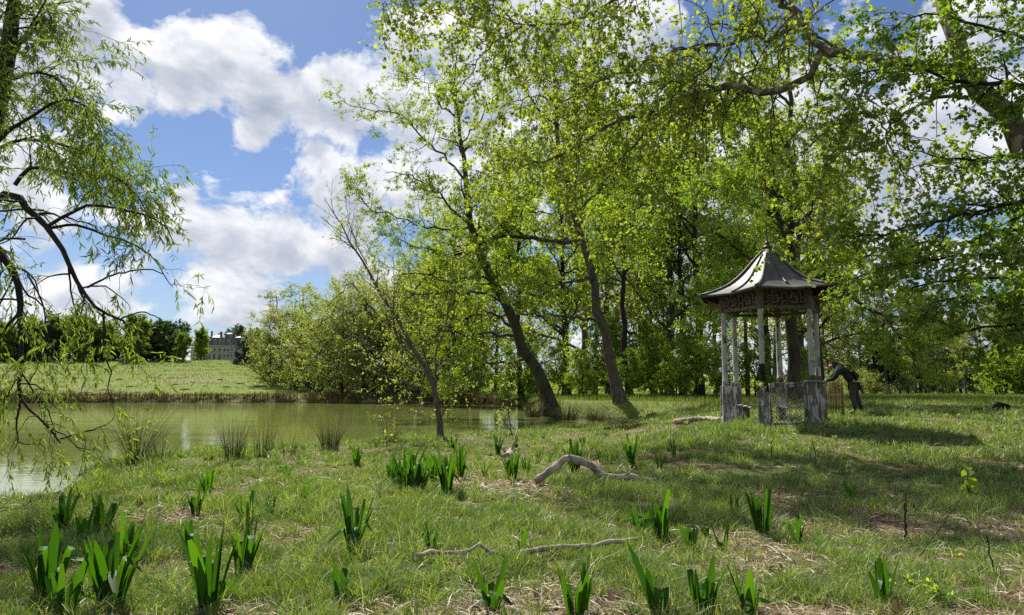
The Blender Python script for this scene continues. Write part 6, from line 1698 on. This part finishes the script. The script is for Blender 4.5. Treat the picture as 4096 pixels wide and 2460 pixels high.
def make_grass():
    rng = np.random.default_rng(901)
    def sample(n, y0, y1, pw, umax=.86):
        q = rng.random(n)
        y = (y0 ** (1 - pw) + q * (y1 ** (1 - pw) - y0 ** (1 - pw))) ** (1 / (1 - pw))
        u = rng.uniform(-umax, umax, n); return u * y, y
    m = MB()
    for (n, y0, y1, pw) in ((420000, 2.9, 14, 1.15), (210000, 14, 34, 1.15)):
        x, y = sample(n, y0, y1, pw)
        sd = shore_sd(x, y); hh = height(x, y)
        tuft = fbm(x * 1.9, y * 1.9, 3, 31); tall = fbm(x * .5, y * .5, 3, 33)
        sm = straw_mask(x, y)
        keep = (hh > .05) & (rng.random(n) < np.clip((.42 + 1.3 * sstep(.36, .66, tuft)) * (1 - .66 * sm), .05, 1))
        x, y, tuft, tall, sm, sd = x[keep], y[keep], tuft[keep], tall[keep], sm[keep], sd[keep]
        k = len(x)
        h = (.038 + .095 * sstep(.35, .7, tuft) * (.55 + .9 * sstep(.35, .7, tall))) * rng.uniform(.55, 1.25, k)
        h *= 1 + .8 * np.exp(-((sd - .6) / .7) ** 2) * (y < 30)
        h *= 1 + .45 * sstep(12, 18, y) * sstep(.15, .3, x / y)
        w = np.maximum(rng.uniform(.0032, .0065, k), .62 * y / 700)
        V, Fq = blades(rng, x, y, h, w, rng.uniform(.1, .9, k) + (rng.random(k) < .15) * .8)
        r = np.clip(.30 + .5 * (fbm(x * .8, y * .8, 3, 37) - .5) + rng.normal(0, .22, k), 0, .90)
        r = np.where(rng.random(k) < .06 + .12 * sm, rng.uniform(.9, 1, k), r)
        m.raw(V, Fq, 0, np.concatenate([r, r]), True)
    # coarse tufts standing above the sward
    nt_ = 3000; x0, y0 = sample(nt_, 3.0, 22, 1.25); hh = height(x0, y0); ok = (hh > .08) & (rng.random(nt_) > .8 * straw_mask(x0, y0)); x0, y0 = x0[ok], y0[ok]; nt_ = len(x0)
    per = 26; th = rng.uniform(.09, .23, nt_) * (.6 + .8 * fbm(x0 * .4, y0 * .4, 3, 51)); tc = np.clip(rng.normal(.38, .24, nt_), 0, .9)
    x = np.repeat(x0, per); y = np.repeat(y0, per); k = len(x); sp = np.repeat(rng.uniform(.03, .09, nt_), per)
    aa = rng.uniform(0, 6.28, k); x = x + np.cos(aa) * sp * np.sqrt(rng.random(k)); y = y + np.sin(aa) * sp * np.sqrt(rng.random(k))
    V, Fq = blades(rng, x, y, np.repeat(th, per) * rng.uniform(.5, 1.15, k), np.maximum(rng.uniform(.003, .0075, k), .6 * y / 700), rng.uniform(.15, 1.3, k))
    r = np.clip(np.repeat(tc, per) + rng.normal(0, .10, k), 0, .9); r = np.where(rng.random(k) < .07, rng.uniform(.9, 1, k), r)
    m.raw(V, Fq, 0, np.concatenate([r, r]), True)
    stuff(m.build('grass', L_GRASS), 'uneven spring grass covering the near bank', 'grass')
    # dead grass lying flat
    x, y = sample(90000, 2.9, 16, 1.3)
    hh = height(x, y); sm = straw_mask(x, y)
    keep = (hh > .1) & (rng.random(len(x)) < .16 + .84 * sm)
    x, y = x[keep], y[keep]; k = len(x)
    a = rng.uniform(0, 2 * PI, k); L = rng.uniform(.05, .20, k)
    z = height(x, y) + rng.uniform(.004, .03, k)
    d = np.stack([np.cos(a), np.sin(a), rng.normal(0, .12, k)], 1); s = np.stack([-np.sin(a), np.cos(a), rng.normal(0, .5, k)], 1)
    w = np.maximum(rng.uniform(.0022, .005, k), .5 * y / 700)
    b = np.stack([x, y, z], 1)
    V = np.stack([b - s * w[:, None] * .5, b + s * w[:, None] * .5, b + d * (L * .5)[:, None] + s * w[:, None] * .5 + [0, 0, .012], b + d * (L * .5)[:, None] - s * w[:, None] * .5 + [0, 0, .012],
                  b + d * L[:, None] + s * w[:, None] * .15, b + d * L[:, None] - s * w[:, None] * .15], 1).reshape(-1, 3)
    base = np.arange(k)[:, None] * 6
    r = rng.random(k)
    m = MB(); m.raw(V, np.concatenate([base + np.array([0, 1, 2, 3]), base + np.array([3, 2, 4, 5])]), 0, np.concatenate([r, r]), True)
    stuff(m.build('dead_grass', L_STRAW), 'dry straw coloured grass lying between the green tufts', 'grass')
    # fallen leaves
    x, y = sample(5200, 3.0, 13, 1.3)
    hh = height(x, y); sm = straw_mask(x, y); keep = (hh > .12) & (rng.random(len(x)) < .05 + .95 * sm)
    x, y = x[keep], y[keep]; k = len(x)
    P = np.stack([np.stack([x, y, height(x, y) + .012], 1), np.stack([x + .01, y, height(x, y) + .02], 1)], 1)
    m = MB(); leaves(rng, m, P, k, .055, .5, .6, along=0, droop=0, up=.8, shape='oval', cl=0, fold=.35)
    stuff(m.build('leaf_litter', L_LITTER), 'brown dead leaves scattered in the dry grass', 'dead leaves')
    # rough grass of the field and the far meadow
    x, y = sample(90000, 30, 100, .9, .85)
    hh = height(x, y); keep = (hh > .1)
    x, y = x[keep], y[keep]; k = len(x)
    h = rng.uniform(.10, .38, k) * (.5 + fbm(x * .3, y * .3, 3, 41)); w = .55 * y / 700 * rng.uniform(.7, 1.3, k)
    V, Fq = blades(rng, x, y, h, w, rng.uniform(.1, .9, k)); r = np.clip(.35 + 1.2 * (fbm(x * .15, y * .15, 3, 43) - .5) + rng.normal(0, .22, k), 0, 1)
    m = MB(); m.raw(V, Fq, 0, np.concatenate([r, r]), True)
    x = rng.uniform(-190, 5, 60000); y = rng.uniform(96, 255, 60000); hh = height(x, y); keep = (hh > .3) & (np.abs(x / y) < .85)
    x, y = x[keep], y[keep]; k = len(x)
    h = rng.uniform(.12, .4, k) * (.4 + 1.2 * fbm(x * .1, y * .1, 3, 45)); w = .5 * y / 700 * rng.uniform(.7, 1.3, k)
    V, Fq = blades(rng, x, y, h, w, rng.uniform(.1, .9, k)); r = np.clip(.35 + 1.4 * (fbm(x * .05, y * .05, 3, 47) - .5) + rng.normal(0, .2, k), 0, 1)
    m.raw(V, Fq, 0, np.concatenate([r, r]), True)
    stuff(m.build('meadow_grass', L_MEADOW), 'rough sunlit grass of the field and the far meadow', 'grass')
make_grass()

# molehills and dark grass humps on the far meadow
def humps():
    rng = np.random.default_rng(951)
    prof = [(1.0, -.1), (.85, .12), (.55, .30), (.2, .40), (.02, .42)]
    m = MB(); m.lathe(prof, 10); me = m.mesh('molehill', plain('dug_soil', (.05, .04, .022), (.10, .085, .045), 4, 1, .5))
    for px, py in [(150, 1560), (250, 1548), (300, 1530), (520, 1548), (552, 1570), (620, 1525), (700, 1540), (770, 1531), (820, 1545), (600, 1510), (880, 1520), (905, 1550), (960, 1535), (1030, 1548), (1105, 1545), (1150, 1560), (480, 1520), (690, 1512), (740, 1560), (420, 1560), (345, 1572), (1000, 1515)]:
        g = ground(px, py); o = bpy.data.objects.new('molehill', me); COL.objects.link(o); s = rng.uniform(.5, 1.0)
        o.location = tuple(g); o.scale = (s * rng.uniform(.8, 1.4), s, s * rng.uniform(.5, 1.0)); o.rotation_euler = (0, 0, rng.uniform(0, 6))
        tag(o, 'small dark molehill on the sunlit meadow across the pond', 'molehill', 'molehills on the far meadow')
humps()

# the depth of the woods: undergrowth and far trees that read as one mass
def wood_mass(name, label, px0, px1, D0, D1, top, n, ls, mat, seed):
    rng = np.random.default_rng(seed)
    D = rng.uniform(D0, D1, n); px = rng.uniform(px0, px1, n); x = (px - 2048) / F * D
    z0 = height(x, D)
    prof = top * (.45 + .9 * fbm(x * .12, D * .12, 3, seed)) * (1 + .25 * (fbm(x * .6, D * .6, 2, seed + 1) - .5))
    z = z0 + prof * rng.random(n) ** .8
    P = np.stack([np.stack([x, D, z], 1), np.stack([x + .01, D, z + .3], 1)], 1)
    m = MB(); leaves(rng, m, P, n, ls, .4, .65, along=.1, droop=.1, up=.4, cl=.3)
    stuff(m.build(name, mat), label, 'woodland')
wood_mass('distant_wood', 'pale green thickets behind the pale trees beyond the pond', 1040, 1620, 138, 152, 5, 9000, .6, L_OLIVE, 964)
wood_mass('distant_wood', 'green undergrowth and far trees closing the view behind the grove', 1560, 3250, 130, 170, 3.5, 18000, .6, L_OLIVE, 961)
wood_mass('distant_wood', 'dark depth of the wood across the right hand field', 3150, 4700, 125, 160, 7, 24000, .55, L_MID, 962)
wood_mass('distant_wood', 'dark undergrowth below the far tree line on the hill', -500, 740, 243, 268, 11, 22000, 1.0, L_DARK, 963)
